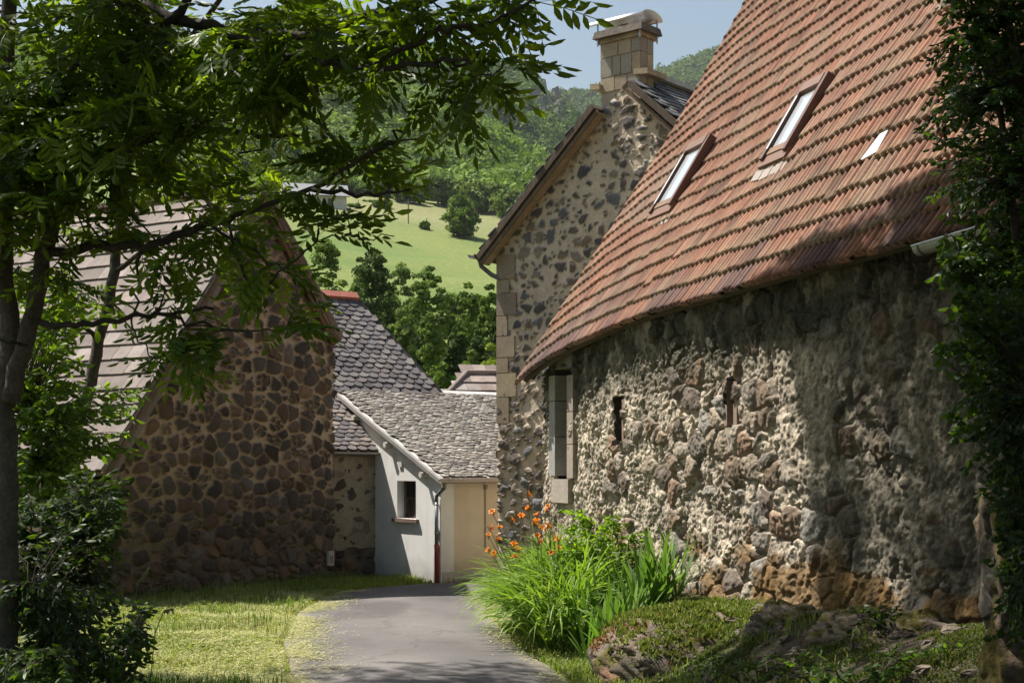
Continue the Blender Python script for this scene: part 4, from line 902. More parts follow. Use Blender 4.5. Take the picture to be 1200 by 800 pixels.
# ------------------------------------------------------------------ individual trees of the valley
def far_tree(px, ytop, Y, wpx, cols, label, seed, group, name='broadleaf_tree', squash=1.0, trunk_h=.18, nq=150, nlobe=16, ybase=None):
    rg = np.random.default_rng(seed); X = (px-600)/F*Y; zt = CZ+(HZ-ytop)/F*Y
    zg_ = float(G(np.array([X]), np.array([Y]))[0])
    if ybase is not None: zg_ = min(CZ+(HZ-ybase)/F*Y, zt-2)
    H_ = zt-zg_; W_ = wpx/F*Y/2
    o = empty(name, (X, Y, zg_), label, 'tree', group)
    c0 = zg_+H_*trunk_h; n = nlobe*5
    hh = rg.random(n)**.85; prof_ = np.sin(np.clip(hh*.78+.17, 0, 1)*math.pi)**.55
    a_ = rg.uniform(0, 2*math.pi, n); asym = 1+.22*np.sin(a_*2+seed)+.18*np.sin(hh*9+seed)
    rr = W_*prof_*np.sqrt(rg.random(n))*.95*asym
    cen = np.stack([X+np.cos(a_)*rr, Y+np.sin(a_)*rr, c0+hh*(H_-(c0-zg_))*.93], 1)
    rad = W_*rg.uniform(.12, .34, n)*(.7+.4*prof_)
    cen = np.vstack([cen, [[X, Y, zt-W_*.25]]]); rad = np.append(rad, W_*.25)
    cc = pal(cols, rg.random(n+1))*rg.uniform(.85, 1.15, (n+1, 1))
    lf = .085 if Y < 100 else .10*Y/100
    V, Q, C = clump_quads(cen, np.stack([rad, rad, rad*.9*squash], 1), max(30, nq//3), np.full(n+1, lf), cc, seed, .95, .2)
    mesh_obj('crown', V, Q, M['fol'], o, C)
    b = MB(); P = [np.array([X+.2*math.sin(k*1.3+seed), Y, zg_-.5+(H_*.75+.5)*k/6]) for k in range(7)]; b.tube(P, np.linspace(.028*H_, .006*H_, 7), 7, (.12, .10, .08))
    for k in range(5):
        a = rg.uniform(0, 6.28); s_ = P[2+k % 4]; e_ = s_+np.array([math.cos(a)*W_*.6, math.sin(a)*W_*.6, H_*.16]); b.tube([s_, (s_+e_)/2+np.array([0, 0, .1]), e_], [.009*H_, .006*H_, .003*H_], 5, (.12, .10, .08))
    b.build('trunk', M['bark'], o); return o
dkc = [(.058, .092, .028), (.068, .104, .03), (.050, .080, .026)]; mdc = [(.115, .175, .036), (.14, .20, .042), (.10, .155, .032)]; ltc = [(.15, .205, .06), (.17, .225, .065), (.135, .19, .055)]; ylc = [(.24, .31, .04), (.26, .33, .05), (.20, .28, .04)]
VT = 'trees in the valley behind the roofs'; MT = 'trees along the top of the meadow'
TR = [(437, 288, 86, 74, dkc, 'dark dense broad tree behind the steep slate roof', 24), (470, 306, 98, 60, ltc, 'pale green thin tree just right of the dark dense tree', 14), (503, 309, 82, 62, mdc, 'mid green tree in the middle of the valley group', 22),
      (470, 360, 63, 52, ltc, 'pale bushy tree directly above the slope of the slate roof', 18), (504, 366, 58, 44, mdc, 'tall narrow pale green tree leaning over the slate roof', 20), (549, 330, 78, 52, mdc, 'tall loose tree near the corner of the gable house', 16),
      (574, 331, 72, 50, mdc, 'tree touching the edge of the gable house above its quoins', 18), (536, 380, 60, 46, dkc, 'dark green tree at the foot of the valley group', 18), (519, 424, 50, 42, mdc, 'small tree just behind the lowest end of the steep roof', 14),
      (575, 402, 46.5, 44, ylc, 'bright yellow green bush above the small tiled outhouse', 14), (552, 410, 53, 40, mdc, 'rounded shrub-like tree beside the yellow green bush', 14), (382, 276, 88, 70, mdc, 'tree behind the verge of the dark barn', 18),
      (402, 326, 66, 56, ltc, 'light green tree above the red ridge tiles', 18), (345, 300, 92, 70, mdc, 'tree half hidden by hanging ash leaves left of the valley', 18), (585, 360, 64, 40, dkc, 'dark tree right at the edge of the gable house', 14), (455, 340, 72, 50, dkc, 'dark low tree between pale trees in the valley', 16),
      (420, 322, 104, 52, mdc, 'tree behind the dark dense tree at the meadow foot', 14), (452, 330, 106, 50, ltc, 'pale tree at the meadow foot behind the valley trees', 14), (490, 332, 104, 54, mdc, 'tree at the meadow foot behind the middle tree', 14), (528, 340, 102, 52, ltc, 'loose pale tree at the lower edge of the meadow', 14), (562, 345, 100, 48, mdc, 'tree at the lower meadow edge near the gable house', 14), (598, 348, 98, 50, mdc, 'tree hidden behind the quoins at the meadow edge', 14), (488, 392, 70, 46, dkc, 'dark undergrowth tree above the slate slope', 14), (560, 385, 66, 44, dkc, 'dark undergrowth tree left of the bright bush', 14), (372, 340, 78, 60, mdc, 'tree in the gap left of the red ridge', 14)]
for k, (a_, b_, c_, d_, e_, l_, n_) in enumerate(TR): far_tree(a_, b_, c_, d_, e_, l_, 200+k, VT, nlobe=n_+8, nq=230)
TM = [(541, 230, 262, 48, mdc, 'lone rounded tree standing in the meadow below the forest', 22), (480, 215, 322, 40, mdc, 'tree at the top edge of the meadow by the utility pole', 14), (512, 206, 330, 48, ltc, 'tall pale tree at the meadow top left of the lone tree', 16), (566, 212, 328, 58, ltc, 'wide pale tree at the meadow top behind the lone tree', 18),
      (600, 222, 318, 44, ltc, 'bright round tree touching the gable house verge', 16), (446, 208, 332, 46, mdc, 'dark tree at the meadow top near the distant house', 16), (625, 214, 326, 46, mdc, 'tree behind the gable house verge', 12), (405, 212, 336, 50, mdc, 'tree behind the distant house', 14),
      (448, 236, 306, 22, mdc, 'small bush on the upper pasture below the house track', 8), (432, 240, 312, 14, mdc, 'smallest bush on the upper pasture', 6), (498, 260, 266, 10, mdc, 'tiny bush beside the pasture fence', 5), (412, 243, 300, 20, mdc, 'bush near the distant house', 8)]
for k, (a_, b_, c_, d_, e_, l_, n_) in enumerate(TM): far_tree(a_, b_, c_, d_, e_, l_, 300+k, MT, nlobe=n_, nq=130, trunk_h=.06)
# utility poles and pasture posts
for px, Y, hp_, nm, lb_ in ((478.5, 272, 4.6, 'utility_pole', 'thin pole standing in the pasture fence line'), (420, 298, 1.8, 'fence_post', 'grey post at the left of the pasture fence'), (500, 268, 1.9, 'fence_post', 'grey post in the middle of the pasture fence'), (455, 285, 1.7, 'fence_post', 'grey post left of the thin pole')):
    X = (px-600)/F*Y; z_ = float(G(np.array([X]), np.array([Y]))[0]); b = MB(); b.tube([(X, Y, z_-.3), (X, Y, z_+hp_)], .13 if hp_ > 3 else .09, 6, (.25, .22, .19))
    if hp_ > 3: b.box((X-.7, Y-.06, z_+hp_-.5), (1.4, 0, 0), (0, .1, 0), (0, 0, .12), (.25, .22, .19))
    tag(b.build(nm, M['wood']), lb_, 'pole' if hp_ > 3 else 'fence post', None if hp_ > 3 else 'posts of the pasture fence')

# ================================================================== haze
def haze_box():
    z0, z1 = -8.0, 700.0
    b = MB(); b.box((-1700, -260, z0), (3900, 0, 0), (0, 3400, 0), (0, 0, z1-z0)); m = bpy.data.materials.new('haze'); m.use_nodes = True; t = m.node_tree; t.nodes.clear()
    o_ = t.nodes.new('ShaderNodeOutputMaterial'); v = t.nodes.new('ShaderNodeVolumePrincipled'); v.inputs['Density'].default_value = .00006; v.inputs['Color'].default_value = (.86, .92, 1, 1); v.inputs['Anisotropy'].default_value = .2
    t.links.new(v.outputs[0], o_.inputs['Volume']); tag(b.build('haze', m), kind='stuff')
haze_box()

# ================================================================== near foliage
def frames(d, up):
    """orthonormal frames: columns side, along, normal"""
    d = d/np.linalg.norm(d, axis=1)[:, None]; x = np.cross(d, up); x /= np.linalg.norm(x, axis=1)[:, None]+1e-9
    n = np.cross(x, d); return np.stack([x, d, n], 2)
def leaflet(base, dirv, nrm, L, W, droop=.12):
    dirv = N3(dirv); sd_ = np.cross(dirv, nrm); f_ = -np.asarray(nrm)*W*.35
    b_ = np.asarray(base, float); m1 = b_+dirv*L*.34-np.asarray(nrm)*L*droop*.2; m2 = b_+dirv*L*.70-np.asarray(nrm)*L*droop*.6; t_ = b_+dirv*L-np.asarray(nrm)*L*droop*1.2
    return [b_, m1+sd_*W*.5+f_, m2+sd_*W*.40+f_, t_, m2-sd_*W*.40+f_, m1-sd_*W*.5+f_, m1, m2], [(0, 1, 6, 6), (1, 2, 7, 6), (2, 3, 7, 7), (0, 6, 5, 5), (6, 7, 4, 5), (7, 3, 4, 4)]
def compound(npairs, seed, L=.30, W=.105):
    rgx = random.Random(seed); V = []; Fq = []
    def put(vs, fs):
        o_ = len(V); V.extend(vs); Fq.extend([tuple(o_+i for i in f_) for f_ in fs])
    bend = lambda y: np.array([0, y, -.28*y*y])
    for k in range(npairs):
        y = .30+.62*k/(npairs); sc_ = .82+.3*math.sin(math.pi*(k+.7)/npairs)
        for s in (-1, 1):
            put(*leaflet(bend(y+rgx.uniform(-.015, .015)), (s*.9, .75+rgx.uniform(-.15, .15), rgx.uniform(-.25, .05)), (s*-.12, 0, .99), L*sc_*rgx.uniform(.88, 1.1), W*sc_))
    put(*leaflet(bend(.93), (rgx.uniform(-.1, .1), 1, -.35), (0, .3, .95), L*1.1, W*1.1))
    o_ = len(V); wv = .008
    for y in (0, .5, .95): V.extend([bend(y)+np.array([wv, 0, .002]), bend(y)-np.array([wv, 0, -.002])])
    Fq.extend([(o_, o_+2, o_+3, o_+1), (o_+2, o_+4, o_+5, o_+3)])
    return np.array(V), np.array(Fq)
def simple_leaf(L=1, W=.5):
    v, f_ = leaflet((0, 0, 0), (0, 1, -.1), (0, .1, .99), L, W, .2); return np.array(v), np.array(f_)
def fixquads(Fq):
    """quads with a repeated corner become triangles"""
    Fq = np.asarray(Fq); deg = (Fq[:, 2] == Fq[:, 3]); return Fq[~deg], Fq[deg][:, :3]
def place(templ, P, D, Up, S, C):
    """copies of leaf templates; returns V, quads, tris, colours"""
    n = len(P); which = np.arange(n) % len(templ); Vs, Qs, Ts, Cs = [], [], [], []; off = 0
    Fr = frames(D, Up)
    for w_, (tv_, tf) in enumerate(templ):
        k = which == w_
        if not k.any(): continue
        V = np.einsum('nij,vj->nvi', Fr[k], tv_)*S[k][:, None, None]+P[k][:, None]
        q, t_ = fixquads(tf); m_ = len(tv_); o_ = (np.arange(k.sum())*m_)[:, None, None]+off
        Vs.append(V.reshape(-1, 3)); Qs.append((q[None]+o_).reshape(-1, 4)); Ts.append((t_[None]+o_).reshape(-1, 3)); Cs.append(np.repeat(C[k], m_, axis=0)); off += m_*k.sum()
    return np.vstack(Vs), np.vstack(Qs), np.vstack(Ts), np.vstack(Cs)
ASH = [compound(4, 1), compound(4, 2), compound(5, 3, .27, .095), compound(3, 4, .33, .115)]
OVAL = [simple_leaf(1, .52), simple_leaf(1, .42)]
LEAFC = np.array([(.064, .098, .010), (.086, .128, .012), (.046, .076, .010), (.118, .162, .016), (.070, .115, .016)])
def crown(root, limbs, tips, tlen, nleaf, lsize, templ, seed, name='foliage', cols=LEAFC, upbias=.35, twig_c=(.07, .058, .045), twr=.006, b=None):
    """limbs: polylines (n,3) the twigs grow from; tips: twig end points. Twigs and leaves are one part each"""
    rg = np.random.default_rng(seed); nodes = np.vstack(limbs); b = b or MB(); P, D = [], []
    for tpt in tips:
        dd_ = np.linalg.norm(nodes-tpt, axis=1); j = dd_.argmin(); src = nodes[j]
        if dd_[j] > tlen:                 # start part way, on an imagined side branch that is drawn thinner
            pass
        v = tpt-src; L = np.linalg.norm(v)+1e-6; k = 6
        t_ = np.linspace(0, 1, k)[:, None]; sag = np.array([0, 0, 1.])*(.10*L)*np.sin(t_*math.pi)
        pl = src+v*t_+sag+rg.normal(0, .03*L, (k, 3))*np.sin(t_*math.pi)
        b.tube(pl, np.linspace(twr*(1+.6*min(L, 2.5)), twr*.4, k), 5, twig_c, False)
        nl = max(3, int(nleaf*rg.uniform(.7, 1.3))); reach = min(1, tlen/L)
        for q in range(nl):
            tt_ = 1-reach*(q/nl)*rg.uniform(.8, 1.1); tt_ = min(max(tt_, 0), 1)*(k-1); i_ = min(int(tt_), k-2); p = pl[i_]*(1-(tt_-i_))+pl[i_+1]*(tt_-i_)
            ax = N3(v); sdv = N3(np.cross(ax, (0, 0, 1.))+1e-6)*(1 if q % 2 else -1)
            P.append(p); D.append(ax*rg.uniform(.3, .9)+sdv*rg.uniform(.4, 1.0)+np.array([0, 0, rg.uniform(-.55, .25)])+rg.normal(0, .2, 3))
    P, D = np.array(P), np.array(D); n = len(P)
    up = np.array([0, 0, 1.])*1.0+rg.normal(0, upbias, (n, 3))
    S = lsize*rg.uniform(.75, 1.2, n); C = cols[rg.integers(0, len(cols), n)]*rg.uniform(.8, 1.25, (n, 1))
    V, Q, T, Cc = place(templ, P, D, up, S, C)
    b.build('branches', M['bark'], root, True); return mesh_obj(name, V, [Q, T], M['leaf'], root, Cc)
def region(px, py, rx, ry, y0, y1, cov, unit, rg, ymin=None):
    n = max(2, int(cov*math.pi*rx*ry/unit)); a = rg.uniform(0, 6.283, n); r = np.sqrt(rg.random(n))
    return [at(px+rx*r_*math.cos(a_), py+ry*r_*math.sin(a_), rg.uniform(y0, y1)) for a_, r_ in zip(a, r)]
def limb(pts, r0, r1, b, c, k=8, sub=4, wob=.02, seed=0):
    P = np.array(pts, float); t_ = np.arange(len(P)); tt_ = np.linspace(0, len(P)-1, (len(P)-1)*sub+1)
    rgl = np.random.default_rng(seed); Q = np.stack([np.interp(tt_, t_, P[:, i]) for i in range(3)], 1)
    ker = np.array([.25, .5, .25]); Qs = Q.copy()
    for _ in range(3): Qs[1:-1] = ker[0]*Qs[:-2]+ker[1]*Qs[1:-1]+ker[2]*Qs[2:]
    Qs[1:-1] += rgl.normal(0, wob, Qs[1:-1].shape); b.tube(Qs, np.linspace(r0, r1, len(Qs)), k, c); return Qs
def snap(p_, L_):
    n_ = np.vstack(L_); q = n_[np.linalg.norm(n_-p_[0], axis=1).argmin()]
    return [q]+list(p_[1:] if np.linalg.norm(q-p_[0]) < .25 else p_)
rgA = np.random.default_rng(77)
def gz(x, y): return float(G(np.array([x]), np.array([y]))[0])
BK = (.085, .072, .055); BKd = (.055, .045, .036)

# --- ash A: forked tree whose stems stand at the left edge
bx_, by_ = at(8, 775, 10)[:2]; ashA = empty('ash_tree', (bx_, by_, gz(bx_, by_)), 'big forked ash tree at the left edge whose branches hang across the top', 'tree')
b = MB()
tA1 = limb([(bx_, by_, gz(bx_, by_)-.2), at(8, 600, 10), at(9, 450, 10), at(4, 250, 10.1), at(8, 60, 10.3), at(20, -200, 10.4), at(60, -500, 10.2), at(120, -760, 10)], .088, .03, b, BK, 12, 5, .012, 1)
tA2 = limb([at(12, 470, 9.95), at(36, 380, 9.9), at(54, 300, 9.9), at(70, 200, 9.9), at(88, 80, 9.8), at(96, -80, 9.7), at(130, -300, 9.6), at(180, -560, 9.5)], .066, .022, b, BK, 11, 5, .012, 2)
b.build('trunk', M['bark'], ashA, True)
b = MB(); LA = [tA1[8:], tA2[4:]]
BRA = [([at(88, 80, 9.8), at(150, 70, 9.5), at(210, 15, 9.2), at(260, -40, 9)], .05, .02), ([at(92, -20, 9.75), at(230, 30, 9.2), at(340, 45, 8.8), at(400, 30, 8.6), at(470, 10, 8.4), at(560, -20, 8.2)], .045, .014),
       ([at(70, 190, 9.9), at(150, 170, 9.6), at(230, 150, 9.3), at(290, 155, 9.1), at(350, 160, 9.0)], .035, .010), ([at(230, 30, 9.2), at(330, 60, 8.7), at(385, 75, 8.5), at(440, 80, 8.3), at(500, 75, 8.2), at(550, 68, 8.1), at(580, 62, 8.05)], .030, .008),
       ([at(500, 75, 8.2), at(545, 72, 8.1), at(565, 85, 8.1), at(585, 86, 8.05)], .012, .005), ([at(440, 60, 8.3), at(500, 38, 8.2), at(560, 30, 8.1), at(600, 12, 8.0), at(650, -6, 8)], .022, .007),
       ([at(55, 300, 9.9), at(110, 285, 9.7), at(170, 290, 9.5), at(230, 270, 9.3), at(290, 245, 9.1), at(360, 222, 8.9), at(430, 230, 8.8), at(480, 222, 8.7)], .036, .008),
       ([at(360, 222, 8.9), at(450, 175, 8.7), at(460, 160, 8.7), at(480, 145, 8.6), at(510, 134, 8.6)], .016, .005), ([at(450, 175, 8.7), at(490, 165, 8.6)], .008, .004),
       ([at(290, 345, 9.2), at(330, 318, 9), at(365, 290, 8.9), at(395, 275, 8.8), at(462, 277, 8.8)], .010, .004), ([at(40, 380, 9.9), at(90, 380, 9.8), at(140, 372, 9.7), at(200, 370, 9.6), at(250, 362, 9.5)], .026, .010),
       ([at(30, 400, 9.9), at(20, 406, 9.7), at(0, 398, 9.6)], .013, .006), ([at(175, 325, 9.5), at(155, 360, 9.45), at(160, 400, 9.4), at(185, 425, 9.4)], .010, .004), ([at(200, 370, 9.6), at(260, 385, 9.3), at(330, 390, 9.2)], .012, .005),
       ([at(240, 285, 9.2), at(300, 300, 9.1), at(340, 320, 9.0)], .012, .005), ([at(20, -200, 10.4), at(120, -260, 11), at(240, -260, 11.4)], .05, .02), ([at(96, -80, 9.7), at(40, -160, 8.6), at(-20, -200, 7.8)], .05, .02), ([at(130, -300, 9.6), at(320, -330, 8.8), at(560, -330, 8.2)], .05, .015),
       ([at(320, -330, 8.8), at(480, -180, 8.5), at(640, -120, 8.3)], .03, .01), ([at(60, -500, 10.2), at(-120, -560, 9.6)], .04, .02), ([at(120, -760, 10), at(300, -820, 9)], .03, .01)]
for k, (p_, r0, r1) in enumerate(BRA): LA.append(limb(snap(p_, LA), r0, r1, b, BKd, 7, 5, .015, 10+k))
bA = b
U_ = 1500; T_ = []
for reg in [(100, 90, 150, 110, 8.6, 10.6, 2.3), (70, 210, 100, 70, 9, 10.5, 1.5), (35, 170, 55, 120, 9.2, 10.4, 1.0), (-70, 160, 80, 150, 9, 10.6, 1.1), (30, 290, 40, 60, 9.4, 10.6, .7), (290, 55, 130, 60, 8.4, 10, 1.9), (430, 22, 110, 30, 7.9, 8.8, 2.0), (545, 14, 70, 22, 7.9, 8.5, 1.3), (615, 2, 40, 9, 7.9, 8.3, 1.3),
            (470, 88, 46, 20, 8.0, 8.5, .65), (540, 98, 46, 22, 8.0, 8.4, .7), (590, 82, 28, 20, 7.9, 8.3, .8), (535, 122, 25, 10, 8, 8.3, .5), (300, 108, 66, 26, 8.4, 9.6, 1.2), (430, 208, 46, 22, 8.5, 9.1, 1.0), (420, 180, 30, 16, 8.6, 9, .4),
            (270, 190, 130, 55, 9, 11.5, .7), (240, 262, 100, 40, 8.6, 10.5, .85), (340, 245, 55, 18, 8.6, 9.5, .8), (345, 375, 38, 30, 8.8, 9.4, .6), (250, 395, 60, 30, 9, 9.8, .45), (205, 432, 35, 16, 9.1, 9.6, .6), (330, 325, 45, 28, 8.8, 9.4, .4), (400, 262, 34, 12, 8.7, 9.1, .7), (170, 330, 70, 50, 9.2, 10.5, .8)]:
    T_ += region(*reg, U_, rgA)
nvis = len(T_)
def volume(n, cx, cy, cz, rx, ry, rz, rg):
    d = rg.normal(size=(n, 3)); d /= np.linalg.norm(d, axis=1)[:, None]; return list(np.array([cx, cy, cz])+d*(rg.random((n, 1))**.4)*np.array([rx, ry, rz]))
def above(pts, m=12): return [p for p in pts if HZ-(p[2]-CZ)/p[1]*F < -m]
SDN = np.array(sd); 
def lit(x, y): return y > np.interp(x, [-8, -3, .4, .7, 2.4, 3.0, 4], [17.2, 17.0, 16.7, 14.6, 14.2, 14.4, 14.6])
def shade_ok(p):
    q = p-SDN*((p[2]+.3)/SDN[2]); r_ = p-SDN*((p[2]-5.5)/SDN[2])
    return not lit(q[0], q[1]) and not (r_[0] > 2.6 and r_[1] > 12.6)
def wall_lit(p):
    t_ = ((W0[0]-p[0])*WN[0]+(W0[1]-p[1])*WN[1])/-(SDN[0]*WN[0]+SDN[1]*WN[1]); q = p-SDN*t_; s__ = (q[0]-W0[0])*WD[0]+(q[1]-W0[1])*WD[1]
    return t_ > 0 and -.2 < q[2] < 3.5 and (s__ > 2.7 or (-.1 < s__-.10*q[2] < 1.1) and q[2] < 2.6)
def shades_roof(p):
    t_ = ((p-E0)@BN)/(SDN@BN); q = p-SDN*t_-E0
    return t_ > 0 and -3.2 < q@BU < SV+.3 and .55 < q@BS < 11
LITP = [(at(270, 180, 15.3), 1.2), (at(270, 190, 10.2), .8), (at(330, 200, 10), .6), (at(90, 400, 12.6), .9), (at(80, 500, 12.6), .7), (at(575, 85, 8.1), .5), (at(500, 90, 8.2), .4), (at(410, 255, 8.9), .4), (at(240, 400, 9.5), .5), (at(345, 375, 9.1), .3), (at(200, 250, 9.8), .7), (at(170, 130, 9.4), .5), (at(420, 30, 8.4), .5), (at(340, 70, 8.8), .45), (at(300, 230, 9.5), .6)]
def sunny(p):
    for c_, r_ in LITP:
        v_ = p-c_; a_ = v_@SDN
        if a_ > r_*1.1 and np.linalg.norm(v_-SDN*a_) < r_: return True
    return False
def keep_tip(p):
    if shades_roof(p) or sunny(p): return False
    q = p-SDN*((p[2]+.3)/SDN[2]); r_ = p-SDN*((p[2]-5.5)/SDN[2])
    return not wall_lit(p) and not lit(min(q[0], 3.2), q[1]) and not (r_[0] > 2.9 and r_[1] > 13.0)
vA = [p for p in above(volume(420, -2.6, 9.8, 7.6, 3.2, 3.0, 2.9, rgA)+volume(260, 1.1, 8.6, 8.6, 2.6, 3.2, 1.8, rgA)+volume(220, .2, 4.0, 7.4, 4.2, 3.6, 1.6, rgA)) if shade_ok(p) and keep_tip(p)]  # includes unseen foliage added over the camera to block sky light
T_ += vA
crown(ashA, LA, T_, .75, 8, .34, ASH, 5, b=bA)

# --- ash B: thinner leaning stem further back, its crown closes over the lane above the picture
bx_, by_ = at(58, 640, 15.5)[:2]; ashB = empty('ash_tree', (bx_, by_, gz(bx_, by_)), 'thinner leaning ash tree behind the forked one in front of the pale roof', 'tree')
b = MB()
tB1 = limb([(bx_-.1, by_, gz(bx_, by_)-.2), at(60, 600, 15.5), at(78, 540, 15.5), at(98, 480, 15.5), at(118, 400, 15.6), at(133, 320, 15.6), at(148, 220, 15.7), at(160, 110, 15.8), at(176, -20, 16), at(190, -200, 16.2), at(240, -420, 16.4)], .085, .03, b, BK, 10, 5, .012, 3)
b.build('trunk', M['bark'], ashB, True)
b = MB(); LB = [tB1[12:]]
for k, (p_, r0, r1) in enumerate([([at(160, 110, 15.8), at(230, 40, 16.2), at(300, -60, 16.6)], .05, .02), ([at(176, -20, 16), at(340, -160, 16.8), at(480, -240, 17), at(570, -280, 17)], .06, .012), ([at(190, -200, 16.2), at(60, -330, 17), at(-60, -420, 18)], .05, .02), ([at(240, -420, 16.4), at(430, -520, 16.2), at(560, -560, 15.8)], .04, .012),
        ([at(133, 320, 15.6), at(190, 280, 15.2), at(250, 250, 15)], .03, .01), ([at(148, 220, 15.7), at(240, 190, 15.9), at(320, 170, 16)], .03, .01), ([at(118, 400, 15.6), at(80, 350, 15.4), at(40, 300, 15.2)], .03, .012)]): LB.append(limb(snap(p_, LB), r0, r1, b, BKd, 7, 5, .02, 60+k))
bB_ = b
T_ = []
for reg in [(270, 175, 110, 70, 14.5, 16.5, .6), (230, 240, 90, 50, 14.5, 16, .6), (330, 170, 70, 50, 15, 16.5, .45), (60, 300, 70, 90, 14.8, 16, .6), (180, 60, 120, 60, 15, 17, .7)]: T_ += region(*reg, 1100, rgA)
vB = above(volume(460, -3.6, 16.6, 10.2, 3.4, 2.6, 3.0, rgA))
for k in range(430):                                       # unseen tips set along sun rays to shade the near wall end
    s__ = rgA.uniform(-4.4, 2.9); z__ = rgA.uniform(-.2, 3.2)
    if (.0 < s__-.10*z__ < 1.0) and z__ < 2.6 and rgA.random() < .93: continue
    pw = np.array([*(W0+WD*s__), z__]); vB.append(pw+SDN*((rgA.uniform(8.4, 11.5)-z__)/SDN[2]))
for k in range(330):                                       # unseen tips set sunward to shade the foreground lane and bank
    x__, y__ = rgA.uniform(-4.5, 3.4), rgA.uniform(9, 16.8); pw = np.array([x__, y__, -.3]); vB.append(pw+SDN*(rgA.uniform(8.6, 12)/SDN[2]))
vB = [p for p in above(vB) if keep_tip(p)]
T_ += vB
crown(ashB, LB, T_, .8, 6, .32, ASH, 6, b=bB_)

# --- shrubs: stems with many small leaves
def shrub(name, label, cat, base, tips, lsize, nleaf, seed, cols, templ=OVAL, tlen=.5, stems=5, twr=.004, group=None, bark=(.075, .06, .045)):
    rg = np.random.default_rng(seed); tips = np.array(tips); o = empty(name, base, label, cat, group); b = MB(); L_ = []
    for k in range(stems):
        tgt = tips[rg.integers(0, len(tips))]; bs = np.array(base)+np.array([rg.normal(0, .12), rg.normal(0, .12), -.15]); mid = bs*.5+tgt*.5+np.array([0, 0, .2*abs(tgt[2]-bs[2])])
        L_.append(limb([bs, bs*.75+mid*.25+np.array([0, 0, .1]), mid, tgt], .018*max(1, np.linalg.norm(tgt-bs)/2), .006, b, bark, 6, 4, .02, seed+k))
    crown(o, L_, tips, tlen, nleaf, lsize, templ, seed, 'foliage', cols, .5, bark, twr, b); return o
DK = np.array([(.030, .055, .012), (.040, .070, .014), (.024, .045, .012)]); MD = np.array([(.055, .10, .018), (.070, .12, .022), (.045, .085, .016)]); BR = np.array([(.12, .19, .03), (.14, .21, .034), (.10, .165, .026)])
rs = np.random.default_rng(31)
def tipsbox(n, px, py, rx, ry, y0, y1, f=None):
    P = []
    while len(P) < n:
        x, y = px+rx*rs.uniform(-1, 1), py+ry*rs.uniform(-1, 1)
        if f and not f(x, y): continue
        P.append(at(x, y, rs.uniform(y0, y1)))
    return P
# overgrown small-leaved tree on the right
xr, yr = at(1190, 800, 9.8)[:2]; xr += .35
edge_x = lambda y: np.interp(y, [-200, 0, 40, 90, 140, 200, 250, 300, 340, 420, 520, 640], [1040, 1078, 1084, 1070, 1055, 1082, 1072, 1092, 1090, 1092, 1112, 1150])
tp_ = tipsbox(1500, 1170, 120, 150, 340, 9.2, 11.3, lambda x, y: x > edge_x(y)+rs.uniform(0, 30)+6 and y < 440)
tp_ += above(volume(120, 3.9, 10.5, 7.3, 1.5, 1.4, 2.2, rs))
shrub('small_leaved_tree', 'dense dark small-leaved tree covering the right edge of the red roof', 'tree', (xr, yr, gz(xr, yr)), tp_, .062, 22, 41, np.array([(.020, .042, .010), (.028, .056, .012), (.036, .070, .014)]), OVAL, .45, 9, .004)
tp_ = tipsbox(26, 1062, 130, 26, 14, 10, 10.6)+tipsbox(12, 1080, 95, 16, 12, 10, 10.6)
# climbing vine with larger leaves hanging below the gutter
tp_ = tipsbox(110, 1160, 400, 65, 110, 9.2, 10.0, lambda x, y: x > edge_x(y)-4+rs.uniform(0, 14))+tipsbox(12, 1125, 310, 28, 40, 9.4, 9.9)
shrub('climbing_vine', 'bigger-leaved dark vine hanging under the near gutter end', 'vine', (xr+.1, yr-.5, gz(xr, yr-.5)), tp_, .085, 7, 42, MD*.8, [simple_leaf(1, .75), simple_leaf(1, .6)], .35, 5, .003)
# ivy wall of leaves low right
tp_ = tipsbox(420, 1170, 545, 55, 210, 8.3, 9.3, lambda x, y: x > edge_x(y)+rs.uniform(5, 35))
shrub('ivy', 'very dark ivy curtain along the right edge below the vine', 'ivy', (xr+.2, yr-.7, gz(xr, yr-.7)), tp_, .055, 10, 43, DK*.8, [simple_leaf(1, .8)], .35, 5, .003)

# --- understory at the left edge
def left_bush(name, label, px, py, Y, regs, cols, lsize, seed, nleaf=10, templ=OVAL):
    x, y = at(px, py, Y)[:2]; tp = []
    for r_ in regs: tp += tipsbox(*r_)
    return shrub(name, label, 'shrub', (x, y, gz(x, y)), tp, lsize, nleaf, seed, cols, templ, .4, 6)
left_bush('elder_shrub', 'tall light green shrub between the two ash stems', 70, 700, 12.5, [(100, 62, 400, 42, 90, 12, 13.2), (120, 58, 500, 42, 60, 12, 13.2), (60, -50, 470, 60, 110, 11.8, 13.2), (50, 130, 490, 40, 45, 12.2, 13.2), (70, 45, 560, 35, 40, 12, 13)], BR*.8, .10, 51, 9)
left_bush('bramble_bush', 'dark broad bush at the foot of the ash stems', 70, 780, 10.8, [(300, 65, 650, 75, 70, 10.3, 11.6), (260, 60, 740, 80, 60, 9.6, 11), (110, 115, 600, 38, 50, 11, 12)], DK, .075, 52, 11)
left_bush('nettle_patch', 'low dark weedy bush at the bottom left corner of the lane verge', 120, 800, 10.2, [(60, 140, 760, 35, 40, 9.6, 10.4), (50, 40, 785, 45, 30, 9, 9.8), (14, 165, 720, 16, 22, 10, 10.4)], MD*.7, .075, 53, 9)
b = MB(); sx = at(150, 740, 10.6); wvs = [((0, 0, -.3), (.02, 0, .1), (.06, 0, .28), (.12, 0, .36)), ((.12, 0, -.3), (.15, 0, 0), (.2, 0, .12), (.25, 0, .13))]
for w__ in wvs: b.tube([sx+np.array(q)*1.35 for q in w__], .004, 5, (.20, .22, .09))
